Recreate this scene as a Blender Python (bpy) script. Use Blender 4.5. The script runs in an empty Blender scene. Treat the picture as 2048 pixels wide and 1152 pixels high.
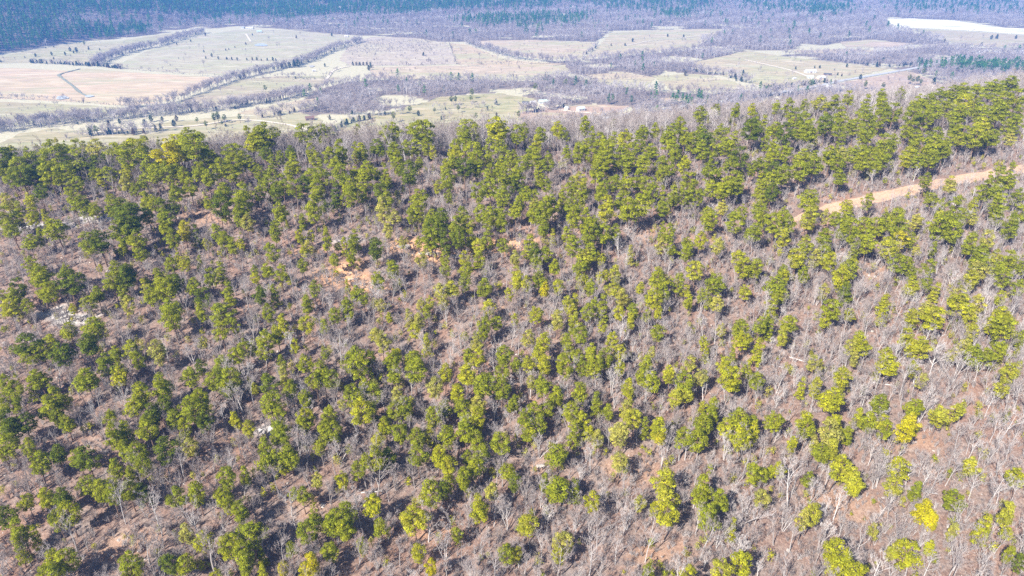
import bpy, math, random
import numpy as np
from mathutils import Vector

# ---------------------------------------------------------------- camera, sky, sun, exposure
SC = bpy.context.scene
COL = SC.collection
CAMZ, PITCH, FPX = 200.0, math.radians(27.0), 1365.0      # drone height, pitch below horizontal, focal length in 2048-wide pixels
cam_d = bpy.data.cameras.new('camera')
cam_d.sensor_width = 36.0
cam_d.lens = 36.0 * FPX / 2048.0
cam_d.clip_start, cam_d.clip_end = 1.0, 60000.0
cam = bpy.data.objects.new('camera', cam_d)
cam.location = (0, 0, CAMZ)
cam.rotation_euler = (math.radians(90) - PITCH, 0, 0)
COL.objects.link(cam)
SC.camera = cam

SUN_EL, SHADOW_AZ = math.radians(39), math.radians(50)     # shadows fall right and a little away from the camera
to_sun = Vector((-math.cos(SHADOW_AZ) * math.cos(SUN_EL), -math.sin(SHADOW_AZ) * math.cos(SUN_EL), math.sin(SUN_EL)))
world = bpy.data.worlds.new('World')
SC.world = world
world.use_nodes = True
wn = world.node_tree
bg = wn.nodes['Background']
sky = wn.nodes.new('ShaderNodeTexSky')
sky.sky_type = 'NISHITA'
sky.sun_disc = False
sky.sun_elevation = SUN_EL
sky.sun_rotation = math.atan2(to_sun.x, to_sun.y) % (2 * math.pi)
sky.air_density, sky.dust_density, sky.ozone_density = 1.0, 0.6, 1.0
wn.links.new(sky.outputs['Color'], bg.inputs['Color'])
bg.inputs['Strength'].default_value = 0.075
sun_d = bpy.data.lights.new('sun', 'SUN')
sun_d.energy = 5.0
sun_d.angle = math.radians(0.53)
sun_d.color = (1.0, 0.95, 0.86)
sun = bpy.data.objects.new('sun', sun_d)
sun.rotation_euler = (-to_sun).to_track_quat('-Z', 'Y').to_euler()
sun.location = (0, 0, 400)
COL.objects.link(sun)
SC.view_settings.view_transform = 'Standard'
SC.view_settings.look = 'None'
SC.view_settings.gamma = 1.0
SC.view_settings.use_curve_mapping = False
SC.view_settings.exposure = 1.3
SC.render.engine = 'CYCLES'
cy = SC.cycles
cy.max_bounces, cy.diffuse_bounces, cy.glossy_bounces = 4, 3, 2
cy.transmission_bounces, cy.transparent_max_bounces, cy.volume_bounces = 3, 4, 0
cy.use_denoising = False
cy.sample_clamp_indirect = 4.0

RNG = np.random.default_rng(20250301)
random.seed(7)

# ---------------------------------------------------------------- terrain
_wv = [(RNG.uniform(0, 2 * math.pi), RNG.uniform(0, 2 * math.pi)) for _ in range(40)]
def waves(x, y, wavelength, k0, n=5):
    z = 0.0
    for i in range(n):
        a, p = _wv[(k0 + i) % 40]
        w = 2 * math.pi / (wavelength * (0.7 + 0.15 * i))
        z = z + np.sin(w * (x * math.cos(a) + y * math.sin(a)) + p)
    return z / n
def smax0(h, k):                                            # polynomial smooth max(h, 0): exactly 0 below -k
    t = np.clip((h + k) / (2 * k), 0, 1)
    return np.where(h > k, h, k * t * t)
def crest_y(x):
    xc = np.clip(x, -420, 520)
    return 286 + 0.19 * x + 0.00035 * xc * xc
def H(x, y):
    x = np.asarray(x, float); y = np.asarray(y, float)
    s = y - crest_y(x)
    zc = 120.8 + 0.029 * np.clip(x, 0, 500) + 0.036 * np.clip(x, -300, 0) + 1.6 * waves(x, y * 0, 190, 3)
    near = 0.222 * (np.sqrt(s * s + 1600) - 40)
    far = 0.36 * (np.sqrt(s * s + 625) - 25)
    h = zc - np.where(s < 0, near, far)
    h = h + 1.6 * waves(x, y, 95, 9) + 0.8 * waves(x, y, 38, 17) + 0.28 * waves(x, y, 13, 23)
    near_hill = smax0(h, 10)
    d1 = (x + 1000) * -0.972 + (y - 1385) * 0.233
    spur = 195 * (1 - np.exp(-0.36 * np.clip(d1, 0, None) / 195))
    xb = np.clip(x, -900, 4000)
    yb = np.interp(xb, [-900, -854, -35, 992, 4000], [1960, 1995, 2117, 2530, 3000])
    d2 = np.clip(y - yb, 0, None)
    ridge = 150 * (1 - np.exp(-0.13 * d2 * d2 / (d2 + 150) / 150))
    fh = np.maximum(spur, ridge)
    fh = fh * (1 + 0.16 * waves(x, y, 420, 29)) + np.minimum(fh, 12) * 0.35 * waves(x, y, 110, 33)
    return np.maximum(near_hill, np.maximum(fh, 0))

CP, SP = math.cos(PITCH), math.sin(PITCH)
def ray(px, py):
    u, v = (px - 1024) / FPX, (py - 576) / FPX
    return np.array([u, CP - v * SP, -SP - v * CP])          # per unit of depth
def project(x, y, z):
    dz = z - CAMZ
    depth = y * CP - dz * SP
    up = y * SP + dz * CP
    depth = np.where(depth > 1, depth, 1)
    return 1024 + FPX * x / depth, 576 - FPX * up / depth, depth
_T = np.concatenate([np.arange(60, 700, 1.5), np.arange(700, 5000, 6)])
def hit(px, py, lift=0.0):
    """Where the sight line through a point of the photograph meets the ground raised by lift."""
    r = ray(px, py)
    P = _T[:, None] * r[None, :]
    dz = (CAMZ + P[:, 2]) - (H(P[:, 0], P[:, 1]) + lift)
    k = np.argmax(dz < 0)
    if dz[k] >= 0:
        k = len(_T) - 1
    a, b = _T[max(k - 1, 0)], _T[k]
    da, db = dz[max(k - 1, 0)], dz[k]
    t = a + (b - a) * (da / (da - db) if da != db else 0.5)
    x, y = r[0] * t, r[1] * t
    return float(x), float(y), float(H(x, y)), float(t)
def flat(px, py):
    r = ray(px, py)
    t = CAMZ / -r[2]
    return float(r[0] * t), float(r[1] * t)

# ---------------------------------------------------------------- helpers: meshes, objects, labels
def build_mesh(name, V, F, mats=(), mat_idx=None, attrs=None, smooth=False):
    me = bpy.data.meshes.new(name)
    V = np.asarray(V, np.float32).reshape(-1, 3)
    if isinstance(F, np.ndarray):
        n, k = F.shape
        me.vertices.add(len(V)); me.vertices.foreach_set('co', V.ravel())
        me.loops.add(n * k); me.loops.foreach_set('vertex_index', F.astype(np.int32).ravel())
        me.polygons.add(n)
        me.polygons.foreach_set('loop_start', np.arange(0, n * k, k, dtype=np.int32))
        me.polygons.foreach_set('loop_total', np.full(n, k, np.int32))
        me.update(calc_edges=True)
    else:
        me.from_pydata([tuple(v) for v in V], [], F)
        me.update()
    for m in mats:
        me.materials.append(m)
    if mat_idx is not None:
        me.polygons.foreach_set('material_index', np.asarray(mat_idx, np.int32))
    for an, arr in (attrs or {}).items():
        at = me.attributes.new(an, 'FLOAT', 'POINT')
        at.data.foreach_set('value', np.asarray(arr, np.float32))
    if smooth:
        me.polygons.foreach_set('use_smooth', np.ones(len(me.polygons), bool))
    return me
def link(name, me, parent=None, loc=None, rot=None, scl=None):
    o = bpy.data.objects.new(name, me)
    COL.objects.link(o)
    if parent is not None: o.parent = parent
    if loc is not None: o.location = loc
    if rot is not None: o.rotation_euler = rot
    if scl is not None: o.scale = scl if hasattr(scl, '__len__') else (scl,) * 3
    return o
def tag(o, label, cat, group=None):
    o['label'] = label; o['category'] = cat
    if group: o['group'] = group
    return o
def structure(o): o['kind'] = 'structure'; return o
def stuff(o, label): o['kind'] = 'stuff'; o['label'] = label; return o
_ORD = 'first second third fourth fifth sixth seventh eighth ninth tenth eleventh twelfth'.split()
def ordinal(i): return _ORD[i] if i < 12 else '%dth' % (i + 1)

# ---------------------------------------------------------------- materials
def new_mat(name):
    m = bpy.data.materials.new(name); m.use_nodes = True
    nt = m.node_tree
    for n in list(nt.nodes): nt.nodes.remove(n)
    out = nt.nodes.new('ShaderNodeOutputMaterial')
    return m, nt, out
def nd(nt, t, **kw):
    n = nt.nodes.new(t)
    for k, v in kw.items():
        if k.startswith('i_'):
            n.inputs[int(k[2:])].default_value = v
        else: setattr(n, k, v)
    return n
def ramp(nt, fac, stops, interp='LINEAR'):
    r = nd(nt, 'ShaderNodeValToRGB')
    r.color_ramp.interpolation = interp
    el = r.color_ramp.elements
    while len(el) < len(stops): el.new(0.5)
    for e, (p, c) in zip(el, stops):
        e.position = p; e.color = (c[0], c[1], c[2], 1)
    nt.links.new(fac, r.inputs[0])
    return r.outputs[0]
def noise(nt, scale, detail=4, rough=0.6, vec=None, dist=0.0):
    n = nd(nt, 'ShaderNodeTexNoise')
    n.inputs['Scale'].default_value = scale; n.inputs['Detail'].default_value = detail
    n.inputs['Roughness'].default_value = rough; n.inputs['Distortion'].default_value = dist
    if vec is not None: nt.links.new(vec, n.inputs['Vector'])
    return n.outputs[0]
def mixc(nt, fac, a, b, mode='MIX'):
    n = nd(nt, 'ShaderNodeMix', data_type='RGBA', blend_type=mode)
    for s, v in ((0, fac), (6, a), (7, b)):
        if hasattr(v, 'is_linked') or isinstance(v, bpy.types.NodeSocket): nt.links.new(v, n.inputs[s])
        elif s == 0: n.inputs[0].default_value = v
        else: n.inputs[s].default_value = (v[0], v[1], v[2], 1)
    return n.outputs[2]
def fmath(nt, op, a, b=0.5, clamp=False):
    n = nd(nt, 'ShaderNodeMath', operation=op, use_clamp=clamp)
    for s, v in ((0, a), (1, b)):
        if isinstance(v, bpy.types.NodeSocket): nt.links.new(v, n.inputs[s])
        else: n.inputs[s].default_value = v
    return n.outputs[0]
def remap(nt, v, a, b):
    n = nd(nt, 'ShaderNodeMapRange'); nt.links.new(v, n.inputs[0])
    n.inputs[1].default_value = a; n.inputs[2].default_value = b
    return n.outputs[0]
def principled(nt, out, color, rough=0.85, spec=0.25, bump=None, bump_dist=0.1, bump_str=0.6):
    p = nd(nt, 'ShaderNodeBsdfPrincipled')
    if isinstance(color, bpy.types.NodeSocket): nt.links.new(color, p.inputs['Base Color'])
    else: p.inputs['Base Color'].default_value = (*color, 1)
    p.inputs['Roughness'].default_value = rough
    p.inputs['Specular IOR Level'].default_value = spec
    if bump is not None:
        b = nd(nt, 'ShaderNodeBump'); b.inputs['Strength'].default_value = bump_str; b.inputs['Distance'].default_value = bump_dist
        nt.links.new(bump, b.inputs['Height']); nt.links.new(b.outputs[0], p.inputs['Normal'])
    nt.links.new(p.outputs[0], out.inputs[0])
    return p
def attr(nt, name, typ='GEOMETRY'):
    a = nd(nt, 'ShaderNodeAttribute', attribute_name=name, attribute_type=typ)
    return a.outputs['Fac']
def geo_pos(nt): return nd(nt, 'ShaderNodeNewGeometry').outputs['Position']
def plain(name, color, rough=0.8, spec=0.3, var=0.25, scale=1.5):
    m, nt, out = new_mat(name)
    n = noise(nt, scale, 5, 0.65, geo_pos(nt))
    c = mixc(nt, n, [v * (1 - var) for v in color], [min(1, v * (1 + var)) for v in color])
    principled(nt, out, c, rough, spec)
    return m

def leaf_mat(name, stops, trans=0.28, rough=0.6):
    """Foliage: colour from the tree's own tint, varied per tuft by the mesh attribute shade."""
    m, nt, out = new_mat(name)
    t = fmath(nt, 'MULTIPLY', attr(nt, 'tint', 'INSTANCER'), 0.25)
    c = ramp(nt, t, stops)
    n = noise(nt, 0.55, 3, 0.6, geo_pos(nt))
    c = mixc(nt, fmath(nt, 'MULTIPLY', remap(nt, n, 0.35, 0.65), 0.6), c, mixc(nt, 1.0, c, (1.35, 1.15, 0.75), 'MULTIPLY'))
    sh = nd(nt, 'ShaderNodeCombineColor')
    s = attr(nt, 'shade')
    for i in range(3): nt.links.new(s, sh.inputs[i])
    c = mixc(nt, 1.0, c, sh.outputs[0], 'MULTIPLY')
    d = nd(nt, 'ShaderNodeBsdfPrincipled')
    nt.links.new(c, d.inputs['Base Color']); d.inputs['Roughness'].default_value = rough
    d.inputs['Specular IOR Level'].default_value = 0.08
    tr = nd(nt, 'ShaderNodeBsdfTranslucent'); nt.links.new(mixc(nt, 1.0, c, (1.15, 1.1, 0.6), 'MULTIPLY'), tr.inputs[0])
    mx = nd(nt, 'ShaderNodeMixShader'); mx.inputs[0].default_value = trans
    nt.links.new(d.outputs[0], mx.inputs[1]); nt.links.new(tr.outputs[0], mx.inputs[2])
    nt.links.new(mx.outputs[0], out.inputs[0])
    return m
PINE_STOPS = [(0.0, (0.135, 0.175, 0.016)), (0.25, (0.265, 0.300, 0.020)), (0.5, (0.365, 0.380, 0.022)), (0.75, (0.37, 0.37, 0.095)), (1.0, (0.43, 0.405, 0.012))]
M_NEEDLE = leaf_mat('pine_needles', PINE_STOPS, .42)
M_FARNEEDLE = leaf_mat('far_pine_needles', [(0.0, (0.045, 0.145, 0.03)), (0.25, (0.09, 0.21, 0.035)), (1.0, (0.15, 0.25, 0.03))])
M_CEDAR = leaf_mat('cedar_foliage', [(0.0, (0.030, 0.050, 0.018)), (0.5, (0.05, 0.075, 0.02)), (1.0, (0.11, 0.07, 0.035))], 0.15)
def bark_mat(name, stops, scale=3.0):
    m, nt, out = new_mat(name)
    t = fmath(nt, 'MULTIPLY', attr(nt, 'tint', 'INSTANCER'), 0.25)
    c = ramp(nt, t, stops)
    n = noise(nt, scale, 4, 0.7, geo_pos(nt))
    c = mixc(nt, n, mixc(nt, 1.0, c, (0.62, 0.6, 0.58), 'MULTIPLY'), mixc(nt, 1.0, c, (1.3, 1.3, 1.3), 'MULTIPLY'))
    principled(nt, out, c, 0.9, 0.15)
    return m
M_PINEBARK = bark_mat('pine_bark', [(0.0, (0.16, 0.105, 0.08)), (1.0, (0.24, 0.16, 0.12))])
M_BARK = bark_mat('grey_bark', [(0.0, (0.20, 0.17, 0.16)), (0.5, (0.36, 0.33, 0.32)), (1.0, (0.56, 0.53, 0.52))])
M_TWIG = bark_mat('grey_twigs', [(0.0, (0.17, 0.125, 0.11)), (0.5, (0.315, 0.265, 0.25)), (1.0, (0.48, 0.44, 0.425))], 0.8)
# ---------------------------------------------------------------- tree shapes
class Soup:
    """Collects tubes, quads and spikes, then becomes one mesh."""
    def __init__(s): s.V = []; s.F = []; s.S = []; s.n = 0
    def add(s, V, F, shade=1.0):
        V = np.asarray(V, float)
        s.V.append(V); s.F += [tuple(int(i) + s.n for i in f) for f in F]
        s.S.append(np.full(len(V), shade)); s.n += len(V)
    def tube(s, P, R, sides=5, shade=1.0):
        P = np.asarray(P, float); n = len(P)
        V = []
        for i in range(n):
            d = P[min(i + 1, n - 1)] - P[max(i - 1, 0)]; d = d / (np.linalg.norm(d) + 1e-9)
            a = np.cross(d, (0.3, 0.9, 0.2) if abs(d[2]) > 0.8 else (0, 0, 1.0)); a /= np.linalg.norm(a) + 1e-9
            b = np.cross(d, a)
            for k in range(sides):
                t = 2 * math.pi * k / sides
                V.append(P[i] + R[i] * (math.cos(t) * a + math.sin(t) * b))
        F = [(i * sides + k, i * sides + (k + 1) % sides, (i + 1) * sides + (k + 1) % sides, (i + 1) * sides + k) for i in range(n - 1) for k in range(sides)]
        s.add(V, F, shade)
    def mesh(s, name, mats):
        return build_mesh(name, np.concatenate(s.V), s.F, mats, attrs={'shade': np.concatenate(s.S)})

def tufts(soup, rng, c, a, b, n, size, spiky=0.3, cshade=1.0, low=-0.35):
    """One branch clump: needle tufts lying on a lumpy dome, some of them spikes sticking out."""
    for _ in range(n):
        z = rng.uniform(low, 1); t = rng.uniform(0, 2 * math.pi); q = math.sqrt(max(0, 1 - z * z))
        d = np.array([q * math.cos(t), q * math.sin(t), z])
        p = c + d * np.array([a, a, b]) * rng.uniform(0.72, 1.1)
        sh = cshade * rng.uniform(0.72, 1.22)
        nrm = d * 0.9 + np.array([0, 0, 0.25]) + rng.normal(0, 0.27, 3); nrm /= np.linalg.norm(nrm)
        u = np.cross(nrm, rng.normal(0, 1, 3)); u /= np.linalg.norm(u) + 1e-9
        w = np.cross(nrm, u)
        if rng.random() < spiky:
            o = d + rng.normal(0, 0.35, 3) + np.array([0, 0, 0.3]); o /= np.linalg.norm(o)
            L = size * rng.uniform(1.2, 2.0)
            soup.add([p - u * size * 0.28, p + u * size * 0.28, p + o * L], [(0, 1, 2)], sh)
        else:
            e = size * rng.uniform(0.55, 1.05)
            soup.add([p - u * e * rng.uniform(.7, 1.2), p - w * e * rng.uniform(.6, 1.1), p + u * e * rng.uniform(.7, 1.2), p + w * e * rng.uniform(.6, 1.1)], [(0, 1, 2, 3)], sh)

def pine(seed, form):
    """Crown about 5 m wide on a tree 12 m tall; returns (trunk mesh, crown mesh)."""
    rng = np.random.default_rng(seed)
    tr, cr = Soup(), Soup()
    top = 12.0
    z0 = {'round': 5.3, 'tall': 4.0, 'cone': 2.0, 'flat': 6.3}[form] + rng.uniform(-.5, .5)
    R = {'round': 2.25, 'tall': 2.0, 'cone': 1.95, 'flat': 2.6}[form]
    lean = rng.normal(0, 0.035, 2); bend = rng.normal(0, 0.25, 2)
    def axis(z):
        t = z / top
        return np.array([lean[0] * z + bend[0] * math.sin(t * 3.0), lean[1] * z + bend[1] * math.sin(t * 3.0), z])
    zs = np.linspace(0, top * 0.94, 9)
    tr.tube([axis(z) for z in zs], [0.19 * (1 - 0.82 * z / top) + (0.07 if z == 0 else 0) for z in zs], 6)
    nlev = 8 if form in ('tall', 'cone') else 7
    asym = rng.uniform(0, 2 * math.pi)
    for l in range(nlev):
        t = (l + rng.uniform(-.25, .25)) / (nlev - 1); t = min(max(t, 0), 1)
        if form == 'cone': prof = (1 - t) ** 0.75 * 0.98 + 0.1
        elif form == 'flat': prof = math.sin(math.pi * (0.22 + 0.66 * t)) ** 0.6
        else: prof = math.sin(math.pi * (0.2 + 0.74 * t)) ** 0.85
        zc = z0 + t * (top - z0 - 0.5)
        n = max(1, int(round(7.4 * prof + rng.uniform(-1.6, 1.2))))
        a0 = rng.uniform(0, 6.28)
        for k in range(n):
            if rng.random() < 0.15: continue
            an = a0 + 2 * math.pi * k / n + rng.uniform(-.35, .35)
            rr = R * prof * rng.uniform(0.42, 1.06) * (1 + 0.16 * math.cos(an - asym))
            if n == 1: rr *= 0.2
            c = axis(zc) + np.array([math.cos(an) * rr, math.sin(an) * rr, rng.uniform(-.35, .35)])
            a = rng.uniform(.5, .98) * (0.78 + 0.3 * prof)
            tufts(cr, rng, c, a, a * rng.uniform(.55, .8), int(125 * a * a) + 24, 0.215, 0.36, rng.uniform(.74, 1.2))
            if k % 2 == 0:
                b = axis(max(zc - 0.7 - 0.25 * rr, 1.0))
                tr.tube([b, (b + c) / 2 + np.array([0, 0, .12]), c], [.05, .038, .016], 4)
    for _ in range(3):                                           # dead stubs under the crown
        z = rng.uniform(z0 * .5, z0); an = rng.uniform(0, 6.28); L = rng.uniform(.5, 1.3)
        b = axis(z); tr.tube([b, b + np.array([math.cos(an) * L, math.sin(an) * L, .25])], [.035, .012], 3)
    return tr.mesh('pine_trunk', [M_PINEBARK]), cr.mesh('pine_crown', [M_NEEDLE])

def _rot_to(rng, d, ang):
    p = np.cross(d, rng.normal(0, 1, 3)); p /= np.linalg.norm(p) + 1e-9
    v = d * math.cos(ang) + p * math.sin(ang)
    return v / np.linalg.norm(v)
def bare(seed, form):
    """Leafless oak or hickory about 9 m tall; returns (trunk with limbs, twigs)."""
    rng = np.random.default_rng(seed)
    tr, tw = Soup(), Soup()
    def grow(p, d, L, r, lev):
        steps = [5, 4, 3, 2][lev] if lev < 4 else 1
        P, Rr = [p], [r]; dirs = [d]
        up = [0.0, 0.15, 0.2, 0.16][lev] if lev < 4 else 0
        for i in range(steps):
            d = d + rng.normal(0, [0.06, .11, .13, .14][min(lev, 3)], 3) + np.array([0, 0, up]); d /= np.linalg.norm(d)
            p = p + d * L / steps
            P.append(p); Rr.append(r * (1 - 0.72 * (i + 1) / steps)); dirs.append(d)
        if lev <= 2: tr.tube(P, Rr, [6, 4, 3][lev], 1.0)
        elif lev == 3: tw.tube(P, [max(x, .009) for x in Rr], 3, rng.uniform(.8, 1.15))
        if lev >= 4: return
        nch = [form['n1'], 5, 5, 4][lev]
        for k in range(nch):
            f = rng.uniform([form['start'], .25, .2, .15][lev], 1.0)
            i = min(int(f * steps), steps - 1); g = f * steps - i
            q = P[i] * (1 - g) + P[i + 1] * g
            nd_ = _rot_to(rng, dirs[i + 1], rng.uniform(*[(form['a0'], form['a1']), (.45, 1.0), (.4, 1.0), (.35, 1.0)][lev]))
            nL = L * (1 - 0.45 * f) * [form['l1'], .52, .55, .6][lev] * rng.uniform(.75, 1.15)
            if lev < 3: grow(q, nd_, nL, Rr[i] * [.5, .5, .42][lev] + .003, lev + 1)
            else:
                s_ = np.cross(nd_, rng.normal(0, 1, 3)); s_ /= np.linalg.norm(s_) + 1e-9
                w = rng.uniform(.011, .02)
                e = q + nd_ * max(nL, .35) + np.array([0, 0, .06])
                tw.add([q - s_ * w, q + s_ * w, e], [(0, 1, 2)], rng.uniform(.75, 1.2))
    for (x, y, dx, dy, L, r) in form['stems']:
        d = np.array([dx, dy, 1.0]); d /= np.linalg.norm(d)
        grow(np.array([x, y, -0.2]), d, L, r, 0)
    return tr.mesh('bare_trunk', [M_BARK]), tw.mesh('bare_twigs', [M_TWIG])
BF = [dict(n1=8, start=.35, a0=.4, a1=.85, l1=.62, stems=[(0, 0, .03, .02, 9.0, .15)]),
      dict(n1=7, start=.3, a0=.35, a1=.75, l1=.66, stems=[(0, 0, .12, .03, 8.2, .14), (.25, .1, -.16, .08, 7.4, .11)]),
      dict(n1=8, start=.42, a0=.35, a1=.7, l1=.55, stems=[(0, 0, -.03, .05, 9.6, .13)]),
      dict(n1=7, start=.25, a0=.5, a1=1.05, l1=.7, stems=[(0, 0, .05, -.05, 7.6, .17)]),
      dict(n1=6, start=.3, a0=.4, a1=.8, l1=.6, stems=[(0, 0, .2, .0, 7.2, .10), (.2, .2, -.1, .2, 7.6, .10), (-.2, .1, -.2, -.15, 6.8, .09)])]

def joined(name, parts, mats):
    """One mesh out of several, for the masses that are instanced."""
    V, F, S, MI, n = [], [], [], [], 0
    for k, me in enumerate(parts):
        co = np.empty(len(me.vertices) * 3, np.float32); me.vertices.foreach_get('co', co)
        sh = np.empty(len(me.vertices), np.float32); me.attributes['shade'].data.foreach_get('value', sh)
        V.append(co.reshape(-1, 3)); S.append(sh)
        for p in me.polygons:
            F.append(tuple(i + n for i in p.vertices)); MI.append(k)
        n += len(me.vertices)
    return build_mesh(name, np.concatenate(V), F, mats, MI, {'shade': np.concatenate(S)})

def far_pine(seed, hgt=12.0):
    rng = np.random.default_rng(seed); s = Soup(); t_ = Soup()
    t_.tube([(0, 0, 0), (0, 0, hgt * .8)], [.2, .06], 4)
    n = 9
    for i in range(n):
        t = i / (n - 1); z = hgt * (0.36 + .58 * t); r = 2.2 * math.sin(math.pi * (.22 + .72 * t)); an = i * 2.4
        c = np.array([math.cos(an) * r * .5, math.sin(an) * r * .5, z])
        tufts(s, rng, c, 1.25 * (1 - .4 * t), .95, 16, 0.62, .25, rng.uniform(.8, 1.15), -.2)
    return joined('far_pine', [t_.mesh('t', []), s.mesh('c', [])], [M_PINEBARK, M_FARNEEDLE])
def far_bare(seed):
    rng = np.random.default_rng(seed); s = Soup(); t_ = Soup()
    t_.tube([(0, 0, -.3), (.1, .05, 4.5), (.2, 0, 7.5)], [.17, .12, .05], 4)
    for i in range(7):
        an = i * 2.4 + rng.uniform(-.3, .3); b = np.array([0, 0, rng.uniform(2.5, 5.5)]); e = b + np.array([math.cos(an) * 2.0, math.sin(an) * 2.0, rng.uniform(1.8, 3.4)])
        t_.tube([b, (b + e) / 2 + (0, 0, .2), e], [.08, .06, .03], 3)
        for k in range(30):
            f = rng.uniform(.3, 1.05); q = b + (e - b) * f + rng.normal(0, .25, 3)
            d = rng.normal(0, 1, 3) * (.8, .8, .6) + np.array([math.cos(an) * .5, math.sin(an) * .5, .9]); d /= np.linalg.norm(d)
            u = np.cross(d, rng.normal(0, 1, 3)); u /= np.linalg.norm(u) + 1e-9
            w = rng.uniform(.024, .045); L = rng.uniform(1.0, 2.1)
            s.add([q - u * w, q + u * w, q + d * L], [(0, 1, 2)], rng.uniform(.88, 1.1))
    return joined('far_bare', [t_.mesh('t', []), s.mesh('c', [])], [M_BARK, M_TWIG])
def cedar(seed, form):
    rng = np.random.default_rng(seed); s = Soup(); t_ = Soup()
    t_.tube([(0, 0, -.2), (0, 0, 2.0), (.05, 0, 4.6)], [.14, .1, .03], 5)
    n = 24
    for i in range(n):
        t = (i + .5) / n; z = .7 + 4.6 * t
        r = (1.75 * (1 - t) ** .8 if form == 'cone' else 1.8 * math.sin(math.pi * (.12 + .84 * t))) * rng.uniform(.45, .8); an = i * 2.4 + rng.uniform(-.3, .3)
        tufts(s, rng, np.array([math.cos(an) * r, math.sin(an) * r, z]), .75 * (1.1 - .6 * t), .7, 26, .3, .3, rng.uniform(.8, 1.15), -.5)
    return t_.mesh('cedar_trunk', [M_PINEBARK]), s.mesh('cedar_crown', [M_CEDAR])
def shrub(seed):
    rng = np.random.default_rng(seed); s = Soup(); t_ = Soup()
    for i in range(13):
        an = rng.uniform(0, 6.28); L = rng.uniform(1.0, 2.2); sp = rng.uniform(.2, .8)
        e = np.array([math.cos(an) * sp * L * .6, math.sin(an) * sp * L * .6, L])
        t_.tube([(0, 0, -.1), e * .55 + rng.normal(0, .08, 3), e], [.03, .02, .008], 3, rng.uniform(.8, 1.2))
        for k in range(7):
            q = e * rng.uniform(.35, 1.0); d = rng.normal(0, .6, 3) + np.array([0, 0, .8]); d /= np.linalg.norm(d)
            u = np.cross(d, rng.normal(0, 1, 3)); u /= np.linalg.norm(u) + 1e-9
            s.add([q - u * .02, q + u * .02, q + d * rng.uniform(.4, .9)], [(0, 1, 2)], rng.uniform(.75, 1.2))
    return joined('shrub', [t_.mesh('t', []), s.mesh('c', [])], [M_BARK, M_TWIG])
def bushlet(seed):
    rng = np.random.default_rng(seed); s = Soup(); t_ = Soup()
    t_.tube([(0, 0, -.1), (0, 0, 1.2), (.05, .05, 2.4)], [.05, .035, .012], 4)
    for i in range(9):
        an = i * 2.4; z = rng.uniform(.8, 2.6); r = rng.uniform(.1, .65) * (1.15 - z / 3.2)
        tufts(s, rng, np.array([math.cos(an) * r, math.sin(an) * r, z]), .42, .34, 13, .2, .6, rng.uniform(.8, 1.2), -.6)
    return joined('young_pine', [t_.mesh('t', []), s.mesh('c', [])], [M_PINEBARK, M_NEEDLE])
def stone_mesh(seed, flatness=.5):
    rng = np.random.default_rng(seed)
    import bmesh
    bm = bmesh.new(); bmesh.ops.create_icosphere(bm, subdivisions=2, radius=.5)
    pl = [(Vector(rng.normal(0, 1, 3)).normalized(), rng.uniform(.26, .42)) for _ in range(9)]
    for v in bm.verts:
        for n_, h in pl:
            k = v.co.dot(n_) - h
            if k > 0: v.co -= n_ * k
        v.co.z *= flatness
        v.co += Vector(rng.normal(0, .012, 3))
    me = bpy.data.meshes.new('stone'); bm.to_mesh(me); bm.free(); me.materials.append(M_STONE)
    return me

M_STONE = None
def _stone():
    m, nt, out = new_mat('sandstone')
    p = geo_pos(nt)
    n1, n2 = noise(nt, 1.1, 6, .7, p), noise(nt, 6, 4, .7, p)
    c = ramp(nt, n1, [(.3, (.24, .20, .18)), (.5, (.35, .31, .28)), (.68, (.46, .42, .39))])
    c = mixc(nt, fmath(nt, 'MULTIPLY', remap(nt, n2, .52, .7), .5), c, (.26, .24, .22))
    principled(nt, out, c, .92, .2, n2, .08, .6)
    return m
M_STONE = _stone()

PINE_FORMS = ['round', 'round', 'round', 'flat', 'tall', 'tall', 'cone', 'round', 'tall', 'cone', 'round', 'tall', 'flat', 'cone', 'round']
PINES = [pine(100 + i, f) for i, f in enumerate(PINE_FORMS)]
BARES = [bare(300 + i, BF[i % 5]) for i in range(7)]
CEDARS = [cedar(500 + i, f) for i, f in enumerate(['cone', 'round', 'round'])]

def proto_collection(name, meshes):
    c = bpy.data.collections.new(name)
    for i, me in enumerate(meshes):
        o = bpy.data.objects.new('%s_%02d' % (name, i), me); c.objects.link(o)
    return c
C_PINE = proto_collection('proto_a_pine', [joined('pine_whole', p, [M_PINEBARK, M_NEEDLE]) for p in PINES])
C_BARE = proto_collection('proto_b_bare', [joined('bare_whole', p, [M_BARK, M_TWIG]) for p in BARES])
C_FPINE = proto_collection('proto_c_farpine', [far_pine(600 + i) for i in range(5)])
C_FBARE = proto_collection('proto_d_farbare', [far_bare(650 + i) for i in range(6)])
C_SHRUB = proto_collection('proto_e_shrub', [shrub(700 + i) for i in range(4)])
C_YOUNG = proto_collection('proto_f_young', [bushlet(750 + i) for i in range(4)])
C_STONE = proto_collection('proto_g_stone', [stone_mesh(800 + i, .45 + .1 * (i % 3)) for i in range(5)])

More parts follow.
